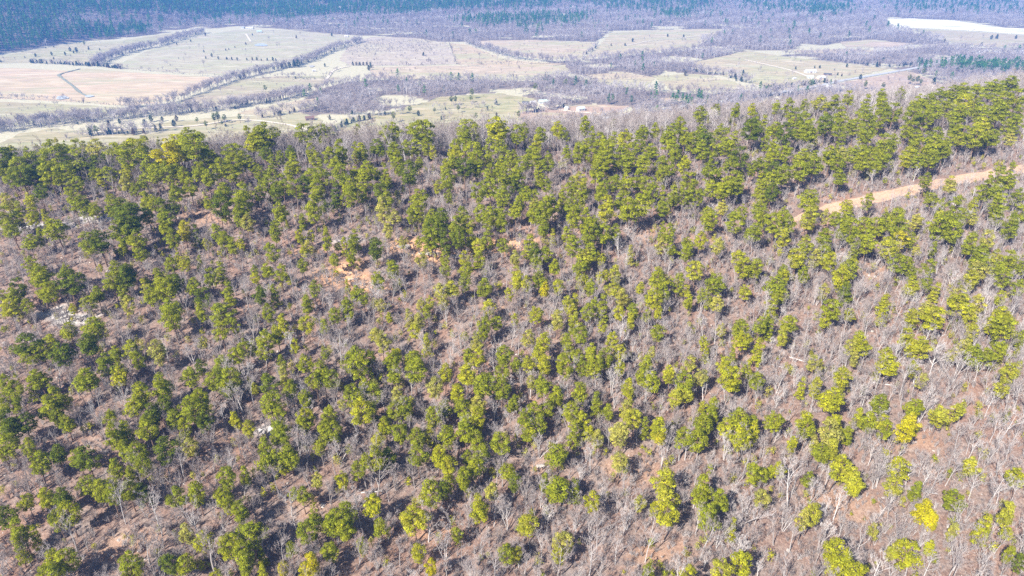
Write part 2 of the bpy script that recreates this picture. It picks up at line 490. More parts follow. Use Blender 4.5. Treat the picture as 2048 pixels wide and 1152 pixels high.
_gn = {}
def scatter_group(coll):
    if coll.name in _gn: return _gn[coll.name]
    g = bpy.data.node_groups.new('scatter_' + coll.name, 'GeometryNodeTree')
    g.interface.new_socket('Geometry', in_out='INPUT', socket_type='NodeSocketGeometry')
    g.interface.new_socket('Geometry', in_out='OUTPUT', socket_type='NodeSocketGeometry')
    N, L = g.nodes, g.links
    gi, go = N.new('NodeGroupInput'), N.new('NodeGroupOutput')
    ci = N.new('GeometryNodeCollectionInfo'); ci.inputs['Collection'].default_value = coll
    ci.inputs['Separate Children'].default_value = True; ci.inputs['Reset Children'].default_value = True
    iop = N.new('GeometryNodeInstanceOnPoints'); iop.inputs['Pick Instance'].default_value = True
    def na(name, typ):
        a = N.new('GeometryNodeInputNamedAttribute'); a.data_type = typ; a.inputs['Name'].default_value = name
        return a.outputs['Attribute']
    e2r = N.new('FunctionNodeEulerToRotation')
    L.new(na('rot', 'FLOAT_VECTOR'), e2r.inputs[0])
    L.new(gi.outputs[0], iop.inputs['Points']); L.new(ci.outputs[0], iop.inputs['Instance'])
    L.new(na('idx', 'INT'), iop.inputs['Instance Index']); L.new(e2r.outputs[0], iop.inputs['Rotation'])
    L.new(na('scl', 'FLOAT_VECTOR'), iop.inputs['Scale']); L.new(iop.outputs[0], go.inputs[0])
    _gn[coll.name] = g
    return g
def scatter(name, coll, P, scl, tint, label, idx=None, tilt=0.05):
    P = np.asarray(P, np.float32).reshape(-1, 3); n = len(P)
    me = bpy.data.meshes.new(name); me.vertices.add(n); me.vertices.foreach_set('co', P.ravel())
    scl = np.asarray(scl, np.float32)
    if scl.ndim == 1: scl = np.repeat(scl[:, None], 3, 1)
    rot = np.stack([RNG.normal(0, tilt, n), RNG.normal(0, tilt, n), RNG.uniform(0, 6.283, n)], 1).astype(np.float32)
    k = len(coll.objects)
    idx = RNG.integers(0, k, n) if idx is None else np.asarray(idx)
    for an, ty, arr, f in (('scl', 'FLOAT_VECTOR', scl, 'vector'), ('rot', 'FLOAT_VECTOR', rot, 'vector'), ('tint', 'FLOAT', np.asarray(tint, np.float32), 'value'), ('idx', 'INT', idx.astype(np.int32), 'value')):
        a = me.attributes.new(an, ty, 'POINT'); a.data.foreach_set(f, arr.ravel())
    o = link(name, me)
    md = o.modifiers.new('scatter', 'NODES'); md.node_group = scatter_group(coll)
    return stuff(o, label)
def tree_thing(name, meshes, loc, scl, rz, tint, label, cat, group, tilt=(0, 0)):
    root = link(name, None, None, loc, (tilt[0], tilt[1], rz), scl)
    root.empty_display_size = 0.5
    for pn, me in zip(('trunk', 'crown'), meshes):
        c = link(pn, me, root); c['tint'] = float(tint)
    return tag(root, label, cat, group)
# ---------------------------------------------------------------- outlines read off the photograph (2048 x 1152), turned into places on the ground below
def inside(px, py, poly):
    px = np.asarray(px, float); py = np.asarray(py, float)
    r = np.zeros(px.shape, bool); n = len(poly)
    for i in range(n):
        x1, y1 = poly[i]; x2, y2 = poly[(i + 1) % n]
        if y1 == y2: continue
        c = ((y1 > py) != (y2 > py)) & (px < (x2 - x1) * (py - y1) / (y2 - y1) + x1)
        r ^= c
    return r
FIELDS = [
 ('hay_field', (0.53, 0.40, 0.26), (0.51, 0.38, 0.26), 'a', [(-40, 138), (0, 136), (60, 137), (140, 142), (170, 137), (300, 147), (455, 157), (410, 172), (330, 204), (262, 212), (190, 207), (130, 203), (0, 197), (-40, 196)]),
 ('olive_field', (0.40, 0.32, 0.20), (0.32, 0.29, 0.16), 'b', [(-40, 203), (0, 203), (140, 209), (250, 216), (262, 226), (190, 236), (60, 248), (-40, 258)]),
 ('upper_pasture', (0.37, 0.33, 0.19), (0.42, 0.34, 0.23), 'b', [(-40, 122), (0, 112), (80, 98), (150, 86), (235, 82), (390, 60), (412, 64), (330, 86), (235, 105), (190, 128), (60, 126), (-40, 128)]),
 ('brown_pasture', (.44, .37, .26), (.40, .37, .24), 'b', [(232, 130), (300, 100), (410, 70), (470, 60), (560, 60), (690, 70), (720, 88), (650, 108), (600, 128), (550, 138), (470, 152), (300, 142), (205, 134)]),
 ('stock_field', (0.40, 0.32, 0.22), (0.35, 0.29, 0.19), 'b', [(335, 212), (420, 182), (490, 158), (560, 152), (660, 152), (676, 156), (640, 172), (590, 188), (480, 206), (400, 218)]),
 ('strip_field', (0.45, 0.35, 0.24), (0.42, 0.34, 0.22), 'b', [(470, 226), (580, 204), (630, 196), (640, 210), (590, 222), (520, 232)]),
 ('near_pasture', (0.34, 0.30, 0.15), (0.40, 0.32, 0.20), 'b', [(-20, 296), (40, 268), (100, 258), (230, 262), (330, 246), (420, 236), (470, 234), (600, 226), (640, 236), (660, 262), (640, 300), (300, 320)]),
 ('farm_pasture', (0.32, 0.30, 0.13), (0.42, 0.32, 0.20), 'b', [(640, 300), (655, 262), (690, 236), (790, 222), (845, 206), (880, 194), (1000, 186), (1068, 198), (1056, 226), (1050, 252), (960, 275), (800, 290)]),
 ('brush_field', (.45, .37, .27), (.42, .35, .26), 'c', [(680, 120), (700, 82), (750, 74), (830, 76), (895, 86), (914, 128), (860, 131), (700, 131)]),
 ('cream_strip', (0.49, 0.37, 0.24), (0.45, 0.35, 0.24), 'b', [(899, 86), (935, 90), (1000, 116), (1060, 124), (1130, 128), (1060, 136), (916, 129)]),
 ('cream_field', (0.45, 0.36, 0.24), (0.49, 0.37, 0.27), 'b', [(735, 134), (916, 131), (1060, 134), (1130, 130), (1140, 146), (1060, 160), (860, 160), (750, 156)]),
 ('straw_field', (0.49, 0.37, 0.25), (0.45, 0.36, 0.25), 'b', [(940, 82), (1060, 80), (1190, 86), (1196, 92), (1160, 116), (1098, 120), (1040, 112)]),
 ('far_pasture', (0.46, 0.37, 0.24), (0.44, 0.36, 0.23), 'b', [(1222, 66), (1300, 62), (1400, 58), (1450, 60), (1390, 92), (1290, 106), (1170, 116), (1196, 94)]),
 ('glade', (0.46, 0.36, 0.24), (0.44, 0.35, 0.22), 'b', [(1170, 150), (1250, 144), (1310, 156), (1290, 174), (1230, 176)]),
 ('creek_meadow', (0.45, 0.36, 0.23), (0.40, 0.35, 0.20), 'b', [(1305, 152), (1400, 148), (1470, 164), (1500, 178), (1400, 186), (1340, 178)]),
 ('farmyard_field', (0.42, 0.35, 0.20), (0.46, 0.36, 0.24), 'b', [(1385, 126), (1495, 102), (1560, 112), (1640, 122), (1700, 130), (1775, 138), (1700, 156), (1660, 172), (1560, 180), (1500, 166), (1440, 150), (1390, 142)]),
 ('roadside_field', (0.44, 0.32, 0.23), (0.40, 0.30, 0.22), 'c', [(1670, 168), (1740, 156), (1815, 142), (1845, 152), (1900, 176), (1880, 196), (1760, 190)]),
 ('white_straw_field', (0.86, 0.80, 0.62), (0.80, 0.74, 0.58), 'a', [(1772, 38), (1822, 37), (1905, 41), (1960, 49), (2010, 56), (2090, 60), (2090, 72), (1960, 63), (1860, 57), (1790, 55)]),
 ('east_pasture', (0.46, 0.37, 0.24), (0.42, 0.35, 0.23), 'b', [(1830, 58), (1960, 65), (2090, 74), (2090, 96), (1980, 94), (1900, 84), (1850, 72)]),
 ('clearing', (0.49, 0.37, 0.27), (0.45, 0.35, 0.24), 'b', [(1680, 84), (1740, 81), (1830, 88), (1780, 95), (1690, 94)]),
 ('clearing', (0.46, 0.36, 0.25), (0.45, 0.35, 0.24), 'b', [(1585, 101), (1700, 98), (1760, 102), (1690, 107), (1600, 106)]),
 ('clearing', (0.45, 0.32, 0.24), (0.42, 0.32, 0.22), 'b', [(1315, 198), (1372, 194), (1380, 204), (1320, 206)]),
 ('farm_clearing', (0.44, 0.30, 0.22), (0.40, 0.29, 0.20), 'b', [(1040, 225), (1100, 214), (1180, 210), (1260, 212), (1240, 226), (1120, 240), (1040, 252)]),
]
WOODS = [   # leafless woods on the valley floor
 [(585, 214), (640, 178), (700, 162), (860, 158), (960, 160), (1060, 163), (1130, 152), (1180, 164), (1300, 178), (1400, 188), (1500, 182), (1560, 184), (1570, 200), (1450, 214), (1350, 222), (1270, 216), (1190, 208), (1100, 212), (1070, 200), (1040, 190), (960, 186), (870, 196), (848, 216), (760, 220), (700, 226), (610, 232)],
 [(1095, 124), (1165, 120), (1290, 108), (1395, 98), (1500, 102), (1590, 118), (1480, 150), (1400, 150), (1330, 142), (1310, 156), (1250, 146), (1170, 152), (1140, 146)],
 [(1390, 94), (1450, 62), (1780, 55), (1850, 72), (1900, 86), (1830, 90), (1760, 84), (1680, 86), (1580, 100), (1495, 102)],
 [(1555, 112), (1600, 107), (1700, 108), (1850, 95), (2090, 98), (2090, 175), (1900, 180), (1850, 152), (1815, 140), (1770, 136), (1650, 122)],
 [(1450, 212), (1560, 186), (1660, 174), (1700, 172), (1760, 192), (1900, 196), (2090, 180), (2090, 230), (1300, 250), (1180, 250), (1180, 232), (1350, 222)],
 [(940, 270), (1050, 252), (1180, 240), (1180, 260), (940, 300)],
 [(700, 94), (760, 84), (850, 90), (862, 101), (720, 104)],
]
FAR_EDGE = [(-60, 118), (0, 108), (80, 96), (150, 84), (235, 78), (330, 66), (400, 52), (420, 58), (470, 52), (560, 58), (640, 66), (690, 70), (760, 72), (880, 84), (930, 84), (1060, 80), (1190, 84), (1222, 62), (1300, 60), (1440, 58), (1500, 60), (1775, 58), (1772, 36), (1905, 40), (2010, 55), (2110, 58)]
FAR_WOODS = FAR_EDGE + [(2110, -400), (-60, -400)]
PINEY = [  # where the far woods are pine (outline, share)
 ([(-60, -60), (520, -60), (500, 34), (420, 40), (330, 30), (140, 34), (-60, 30)], .95), ([(-60, 50), (120, 50), (260, 58), (330, 66), (150, 90), (-60, 125)], .96),
 ([(-60, 28), (110, 36), (110, 54), (-60, 54)], .75), ([(120, 34), (420, 38), (410, 58), (250, 60), (120, 50)], .12),
 ([(500, -60), (1110, -60), (1110, 14), (1000, 22), (930, 22), (840, 28), (690, 34), (560, 40), (490, 36)], .72),
 ([(920, 40), (1000, 36), (1180, 34), (1190, 50), (1060, 54), (930, 56)], .5), ([(1110, -60), (1440, -60), (1440, 18), (1280, 24), (1110, 14)], .4), ([(1335, 26), (1375, 24), (1380, 38), (1335, 38)], .8),
 ([(1440, -60), (1700, -60), (1690, 30), (1500, 28)], .25), ([(1610, 20), (1690, 22), (1680, 32), (1610, 30)], .7), ([(1700, -60), (2110, -60), (2110, 30), (1800, 26)], .18),
]
PINEY_V = [([(1900, 128), (1960, 132), (2090, 132), (2090, 150), (1960, 150), (1880, 146)], .7), ([(1812, 132), (1900, 130), (1900, 150), (1830, 148)], .3), ([(1340, 206), (1400, 200), (1420, 216), (1350, 224)], .5)]
BANDS = [   # tree rows along creeks and fences: line, half width in metres, spacing in metres, share of dark cedars
 ([(-60, 268), (0, 262), (60, 254), (130, 246), (220, 240), (290, 232), (360, 226)], 20, 5.0, .02), ([(360, 226), (430, 222), (500, 210), (560, 200), (610, 190)], 15, 4.6, .02),
 ([(250, 216), (300, 214), (340, 208), (410, 182), (470, 160)], 7, 4.8, .0), ([(470, 160), (520, 148), (560, 138), (600, 130), (640, 112), (680, 96), (720, 84)], 9, 5.2, .06),
 ([(470, 158), (560, 156), (610, 158)], 5, 6, .05), ([(-20, 197), (60, 200), (138, 203)], 5, 6, .0), ([(190, 132), (215, 118), (260, 104), (320, 92), (370, 76), (405, 66)], 12, 5.4, .04),
 ([(-20, 126), (10, 124)], 5, 4, .6), ([(55, 126), (120, 129), (200, 133), (245, 138)], 6, 5, .55), ([(930, 86), (985, 104), (1030, 118), (1100, 124)], 10, 5.2, .0),
 ([(1195, 90), (1190, 98), (1165, 114)], 4, 6, .1), ([(1385, 142), (1450, 152), (1500, 166)], 10, 5.5, .1), ([(1500, 180), (1580, 176), (1640, 166), (1670, 168)], 5, 5, .35),
 ([(1700, 126), (1780, 134), (1860, 126)], 7, 5.2, .25), ([(520, 238), (560, 230), (620, 222), (650, 228), (740, 232), (810, 228)], 7, 5.5, .12), ([(650, 272), (690, 250), (740, 238)], 4, 4.5, .6),
 ([(160, 272), (220, 270), (310, 266), (330, 264)], 8, 5.2, .3), ([(870, 222), (930, 218), (1000, 212)], 4, 6, .1), ([(1045, 228), (1090, 222), (1130, 214)], 9, 5, .05), ([(1540, 172), (1600, 168)], 3, 6, .1), ([(545, 128), (620, 122), (700, 128)], 2, 16, .3),
 ([(1270, 232), (1400, 216), (1560, 190)], 8, 4.8, .15),
]

def band_mask(px_poly): pass
# ground cover on the near hillside: earth showing through, pale rock (photo x, y, half width, half height)
SOIL = [(825, 492, 55, 14), (870, 512, 60, 14), (930, 505, 50, 14), (1000, 492, 60, 16), (690, 548, 60, 22), (720, 575, 50, 16), (412, 424, 40, 14), (425, 442, 36, 14), (640, 500, 60, 12), (1310, 470, 44, 16), (1765, 545, 44, 16), (1320, 1120, 60, 24), (620, 1010, 50, 16), (1100, 930, 40, 14), (260, 1085, 60, 20), (1620, 455, 50, 18), (1080, 830, 40, 12), (1480, 700, 80, 24), (760, 720, 30, 12), (1740, 480, 40, 12), (1260, 330, 50, 12), (1150, 470, 40, 12), (1010, 620, 60, 14), (1800, 880, 70, 24), (1680, 1010, 80, 24), (1270, 940, 60, 20), (850, 1060, 60, 20), (160, 900, 40, 12), (560, 380, 40, 10), (1520, 462, 50, 12), (1440, 474, 50, 12), (1370, 476, 40, 10), (1585, 452, 40, 12)]
ROCKY = [(60, 456, 60, 12), (130, 452, 40, 10), (205, 438, 40, 9), (110, 628, 40, 12), (150, 640, 40, 10), (540, 860, 30, 12), (700, 480, 30, 8)]
def blobs(X, Y, lst, k0):
    out = np.zeros(X.shape)
    for (px, py, rx, ry) in lst:
        x, y, z, d = hit(px, py)
        wx = rx * d / FPX; wy = ry * d / FPX / 0.62
        q = ((X - x) / wx) ** 2 + ((Y - y) / wy) ** 2 + 0.9 * waves(X, Y, 9, k0) + 0.7 * waves(X, Y, 4.2, k0 + 7)
        out = np.maximum(out, np.clip(1.35 - q, 0, 1))
    return out

# ---------------------------------------------------------------- the ground: one sheet out to the horizon
def axis_points(segs):
    a = np.concatenate([np.arange(s, e, st) for s, e, st in segs])
    return a
gx = axis_points([(-12000, -3000, 1500), (-3000, -1800, 60), (-1800, -336, 12), (-336, 444, 2.2), (444, 1900, 12), (1900, 3400, 60), (3400, 12001, 1500)])
gy = axis_points([(-3000, -200, 400), (-200, 50, 25), (50, 450, 2.2), (450, 760, 10), (760, 2700, 11), (2700, 4000, 60), (4000, 16001, 1500)])
GX, GY = np.meshgrid(gx, gy)
GZ = H(GX, GY)
PXG, PYG, DG = project(GX, GY, GZ)
nx_, ny_ = len(gx), len(gy)
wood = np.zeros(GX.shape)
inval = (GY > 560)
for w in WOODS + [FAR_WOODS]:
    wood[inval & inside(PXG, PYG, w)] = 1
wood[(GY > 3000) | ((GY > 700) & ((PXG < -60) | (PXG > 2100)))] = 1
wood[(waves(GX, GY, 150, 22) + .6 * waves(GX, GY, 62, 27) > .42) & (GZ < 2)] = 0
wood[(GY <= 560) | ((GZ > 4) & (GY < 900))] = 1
hillside = np.clip((GZ - 2) / 10, 0, 1) * (GY < 900)
soil = np.maximum(blobs(GX, GY, SOIL[:6], 5), .3 * blobs(GX, GY, SOIL[6:], 5)) * (GY < 560)
rocky = blobs(GX, GY, ROCKY, 11) * (GY < 560)
idx = np.arange(nx_ * ny_).reshape(ny_, nx_)
Fq = np.stack([idx[:-1, :-1], idx[:-1, 1:], idx[1:, 1:], idx[1:, :-1]], -1).reshape(-1, 4)

m, nt, out = new_mat('ground_cover')
p = geo_pos(nt)
nA, nB, nC, nD = noise(nt, .03, 5, .6, p), noise(nt, .22, 6, .68, p), noise(nt, 1.7, 8, .82, p), noise(nt, 5.5, 3, .7, p)
litter = ramp(nt, nC, [(.32, (.075, .05, .042)), (.45, (.18, .115, .09)), (.56, (.275, .18, .14)), (.70, (.41, .31, .26))])
litter = mixc(nt, fmath(nt, 'MULTIPLY', remap(nt, nB, .42, .62), .55), litter, mixc(nt, remap(nt, nC, .38, .62), (.13, .11, .10), (.36, .31, .28)))      # older, greyer leaves
litter = mixc(nt, fmath(nt, 'MULTIPLY', remap(nt, nD, .6, .7), .45), litter, (.52, .44, .38))          # small stones
litter = mixc(nt, fmath(nt, 'MULTIPLY', remap(nt, nA, .5, .68), .4), litter, (.36, .19, .12))
earth = ramp(nt, nC, [(.3, (.42, .22, .11)), (.5, (.56, .32, .18)), (.7, (.66, .45, .30))])
rockc = ramp(nt, nC, [(.3, (.30, .28, .27)), (.5, (.52, .49, .47)), (.7, (.64, .62, .60))])
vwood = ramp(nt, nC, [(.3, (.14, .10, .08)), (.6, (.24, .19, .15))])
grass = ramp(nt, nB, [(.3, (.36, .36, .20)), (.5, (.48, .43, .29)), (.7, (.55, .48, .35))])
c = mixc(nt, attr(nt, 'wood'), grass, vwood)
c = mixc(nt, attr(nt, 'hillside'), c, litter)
c = mixc(nt, attr(nt, 'soil'), c, earth)
c = mixc(nt, attr(nt, 'rocky'), c, rockc)
principled(nt, out, c, .95, .1, nC, .35, .8)
M_GROUND = m
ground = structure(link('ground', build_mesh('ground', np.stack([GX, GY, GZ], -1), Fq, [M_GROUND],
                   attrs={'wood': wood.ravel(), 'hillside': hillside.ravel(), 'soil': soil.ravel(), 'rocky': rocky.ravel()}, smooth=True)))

# ---------------------------------------------------------------- fields
def field_mat(name, ca, cb, kind):
    m, nt, out = new_mat(name)
    p = geo_pos(nt)
    mp = nd(nt, 'ShaderNodeMapping'); nt.links.new(p, mp.inputs[0])
    mp.inputs['Scale'].default_value = {'a': (.35, 1.6, 1), 'b': (.5, 1.5, 1), 'c': (1, 1, 1)}[kind]
    mp.inputs['Rotation'].default_value = (0, 0, random.uniform(-.3, .3))
    n1, n2, n3 = noise(nt, .016, 6, .68, mp.outputs[0], .4), noise(nt, .07, 6, .7, mp.outputs[0]), noise(nt, .4, 4, .7, p)
    c = mixc(nt, remap(nt, n1, .35, .65), ca, cb)
    n0 = noise(nt, .0075, 5, .62, mp.outputs[0], .8); n4 = noise(nt, .028, 5, .66, mp.outputs[0], .6)
    c = mixc(nt, fmath(nt, 'MULTIPLY', remap(nt, n0, .5, .6), .75 if kind == 'b' else .3), c, (.38, .38, .19))
    c = mixc(nt, fmath(nt, 'MULTIPLY', remap(nt, n4, .54, .66), .7), c, (.40, .32, .24))
    c = mixc(nt, fmath(nt, 'MULTIPLY', remap(nt, n4, .46, .36), .6), c, (.60, .53, .39))
    c = mixc(nt, fmath(nt, 'MULTIPLY', remap(nt, n2, .45, .66), .85), c, [v * .72 for v in ca])
    c = mixc(nt, fmath(nt, 'MULTIPLY', remap(nt, n2, .5, .3), .75), c, [min(1, v * 1.28) for v in cb])
    if kind != 'c': c = mixc(nt, fmath(nt, 'MULTIPLY', remap(nt, n1, .52, .62), .6), c, (.36, .35, .20))
    else: c = mixc(nt, fmath(nt, 'MULTIPLY', remap(nt, n1, .5, .66), .5), c, (.40, .33, .29))
    c = mixc(nt, fmath(nt, 'MULTIPLY', remap(nt, n3, .5, .75), .25), c, [v * .6 for v in ca])
    principled(nt, out, c, .95, .08)
    return m
def rough_outline(pts, step=7.0, amp=5.0, k=0):
    o = []
    for i in range(len(pts)):
        a, b = np.array(pts[i]), np.array(pts[(i + 1) % len(pts)])
        n = max(1, int(np.linalg.norm(b - a) / step))
        for j in range(n):
            q = a + (b - a) * j / n
            o.append((q[0] + amp * waves(q[0], q[1], 40, k) + amp * .8 * waves(q[0], q[1], 17, k + 4), q[1] + amp * waves(q[0], q[1], 37, k + 9)))
    return o
def fill_sheet(name, outline, z, mat):
    from mathutils.geometry import tessellate_polygon
    V = [Vector((x, y, z)) for x, y in outline]
    tris = tessellate_polygon([V])
    F = [t if ((V[t[1]] - V[t[0]]).cross(V[t[2]] - V[t[0]])).z > 0 else tuple(reversed(t)) for t in tris]
    return structure(link(name, build_mesh(name, [tuple(v) for v in V], F, [mat])))
for i, (nm, ca, cb, kd, poly) in enumerate(FIELDS):
    fill_sheet(nm, rough_outline([flat(*q) for q in poly], k=i), .06 + .02 * i, field_mat(nm + '_cover', ca, cb, kd))

# ---------------------------------------------------------------- roads, tracks and water
def dense(pts, step):
    o = []
    for a, b in zip(pts[:-1], pts[1:]):
        a, b = np.array(a, float), np.array(b, float); n = max(1, int(np.linalg.norm(b - a) / step))
        o += [a + (b - a) * j / n for j in range(n)]
    o.append(np.array(pts[-1], float))
    o = np.array(o)
    for _ in range(4): o[1:-1] = (o[:-2] + 2 * o[1:-1] + o[2:]) / 4
    return o
def ribbon(name, line, width, mat, lift, across=2, follow=False, wob=.3, prof=None):
    n = len(line); t = np.gradient(line, axis=0); t /= np.linalg.norm(t, axis=1)[:, None] + 1e-9
    nr = np.stack([-t[:, 1], t[:, 0]], 1); V = []
    for i in range(n):
        w = width * (1 + wob * float(waves(line[i, 0], line[i, 1], 12, 2))) * (min(1, .15 + i / 14, .15 + (n - 1 - i) / 14) if follow else 1)
        for k in range(across + 1):
            f = k / across - .5; q = line[i] + nr[i] * w * f
            z = (float(H(q[0], q[1])) if follow else 0) + lift - (.35 if follow and k in (0, across) else .11 if follow and across == 10 and k in (3, 7) else 0) + (.05 * float(waves(q[0], q[1], 1.7, 3)) if follow else 0)
            V.append((q[0], q[1], z))
    m_ = across + 1
    F = np.array([(i * m_ + k + 1, i * m_ + k, (i + 1) * m_ + k, (i + 1) * m_ + k + 1) for i in range(n - 1) for k in range(across)])
    return structure(link(name, build_mesh(name, V, F, [mat], smooth=follow)))
def dirt_mat(name, c0, c1, sc=.8):
    m, nt, out = new_mat(name); p = geo_pos(nt)
    n1, n2 = noise(nt, sc, 6, .7, p), noise(nt, sc * 5, 4, .7, p)
    c = mixc(nt, remap(nt, n1, .35, .65), c0, c1)
    c = mixc(nt, fmath(nt, 'MULTIPLY', remap(nt, n2, .52, .72), .5), c, [v * .6 for v in c0])
    principled(nt, out, c, .95, .1, n2, .15, .7)
    return m
M_CLAY = dirt_mat('orange_clay', (.38, .235, .15), (.52, .36, .26), 1.4)
M_TRACK = dirt_mat('pale_track', (.60, .52, .40), (.68, .58, .45), .2)
M_ASPHALT = dirt_mat('pale_asphalt', (.38, .37, .36), (.46, .45, .44), .15)
road_px = [(1578, 446), (1600, 434), (1650, 420), (1700, 408), (1750, 396), (1800, 384), (1860, 372), (1920, 360), (1980, 349), (2040, 338), (2110, 322)]
ROAD = dense([hit(a, b)[:2] for a, b in road_px], 1.6)
ribbon('dirt_road', ROAD, 5.8, M_CLAY, .3, 10, True, .3)
SPUR = ROAD[:2]
VROADS = [('paved_road', 9, M_ASPHALT, [(1200, 238), (1281, 225), (1330, 218), (1390, 210), (1450, 203), (1498, 198), (1550, 186), (1620, 176), (1681, 162), (1735, 153), (1817, 139), (1900, 122)]),
          ('farm_track', 4.5, M_TRACK, [(170, 268), (207, 263), (271, 257), (330, 255), (393, 253), (425, 247), (460, 240), (500, 240), (552, 246), (595, 253), (620, 262)]),
          ('farm_track', 4.5, M_TRACK, [(652, 160), (660, 150), (664, 142), (680, 136), (700, 133)]), ('farm_track', 5, M_TRACK, [(1490, 120), (1530, 129), (1570, 138), (1600, 147), (1625, 158), (1640, 172)]),
          ('farm_track', 4.5, M_TRACK, [(1060, 209), (1085, 212), (1100, 217), (1140, 224), (1200, 228)]), ('farm_track', 4, M_TRACK, [(492, 68), (497, 76), (502, 84)]), ('farm_track', 4, M_TRACK, [(1250, 92), (1300, 82), (1370, 76), (1420, 68)])]
for k, (nm, w, mt, pts) in enumerate(VROADS):
    ribbon(nm, dense([flat(*q) for q in pts], 8), w, mt, .62 + .02 * k, 1, False, .12)
m, nt, out = new_mat('pond_water')
pw = principled(nt, out, (.55, .53, .48), .12, .4)
wv = noise(nt, .8, 3, .6, geo_pos(nt)); bb = nd(nt, 'ShaderNodeBump'); bb.inputs['Strength'].default_value = .15; nt.links.new(wv, bb.inputs['Height']); nt.links.new(bb.outputs[0], pw.inputs['Normal'])
M_WATER = m
def pond(px, py, rx, ry, k):
    pts = [flat(px + rx * math.cos(a) * (1 + .2 * math.sin(3 * a + k)), py + ry * math.sin(a) * (1 + .2 * math.cos(2 * a + k))) for a in np.linspace(0, 2 * math.pi, 28, endpoint=False)]
    fill_sheet('pond', pts[::1], .72 + .02 * k, M_WATER)
for k, q in enumerate([(522, 90, 12, 3), (124, 196, 12, 4), (178, 193, 9, 2.2), (623, 133, 6, 1.6), (445, 44, 16, 1.6)]): pond(*q, k)
M_DITCH = dirt_mat('wet_ditch', (.20, .20, .17), (.28, .29, .20), .1)
ribbon('ditch', dense([flat(*q) for q in [(160, 138), (125, 147), (115, 150), (126, 158), (145, 172), (160, 186), (172, 192)]], 5), 4.0, M_DITCH, .85, 1, False, .5)
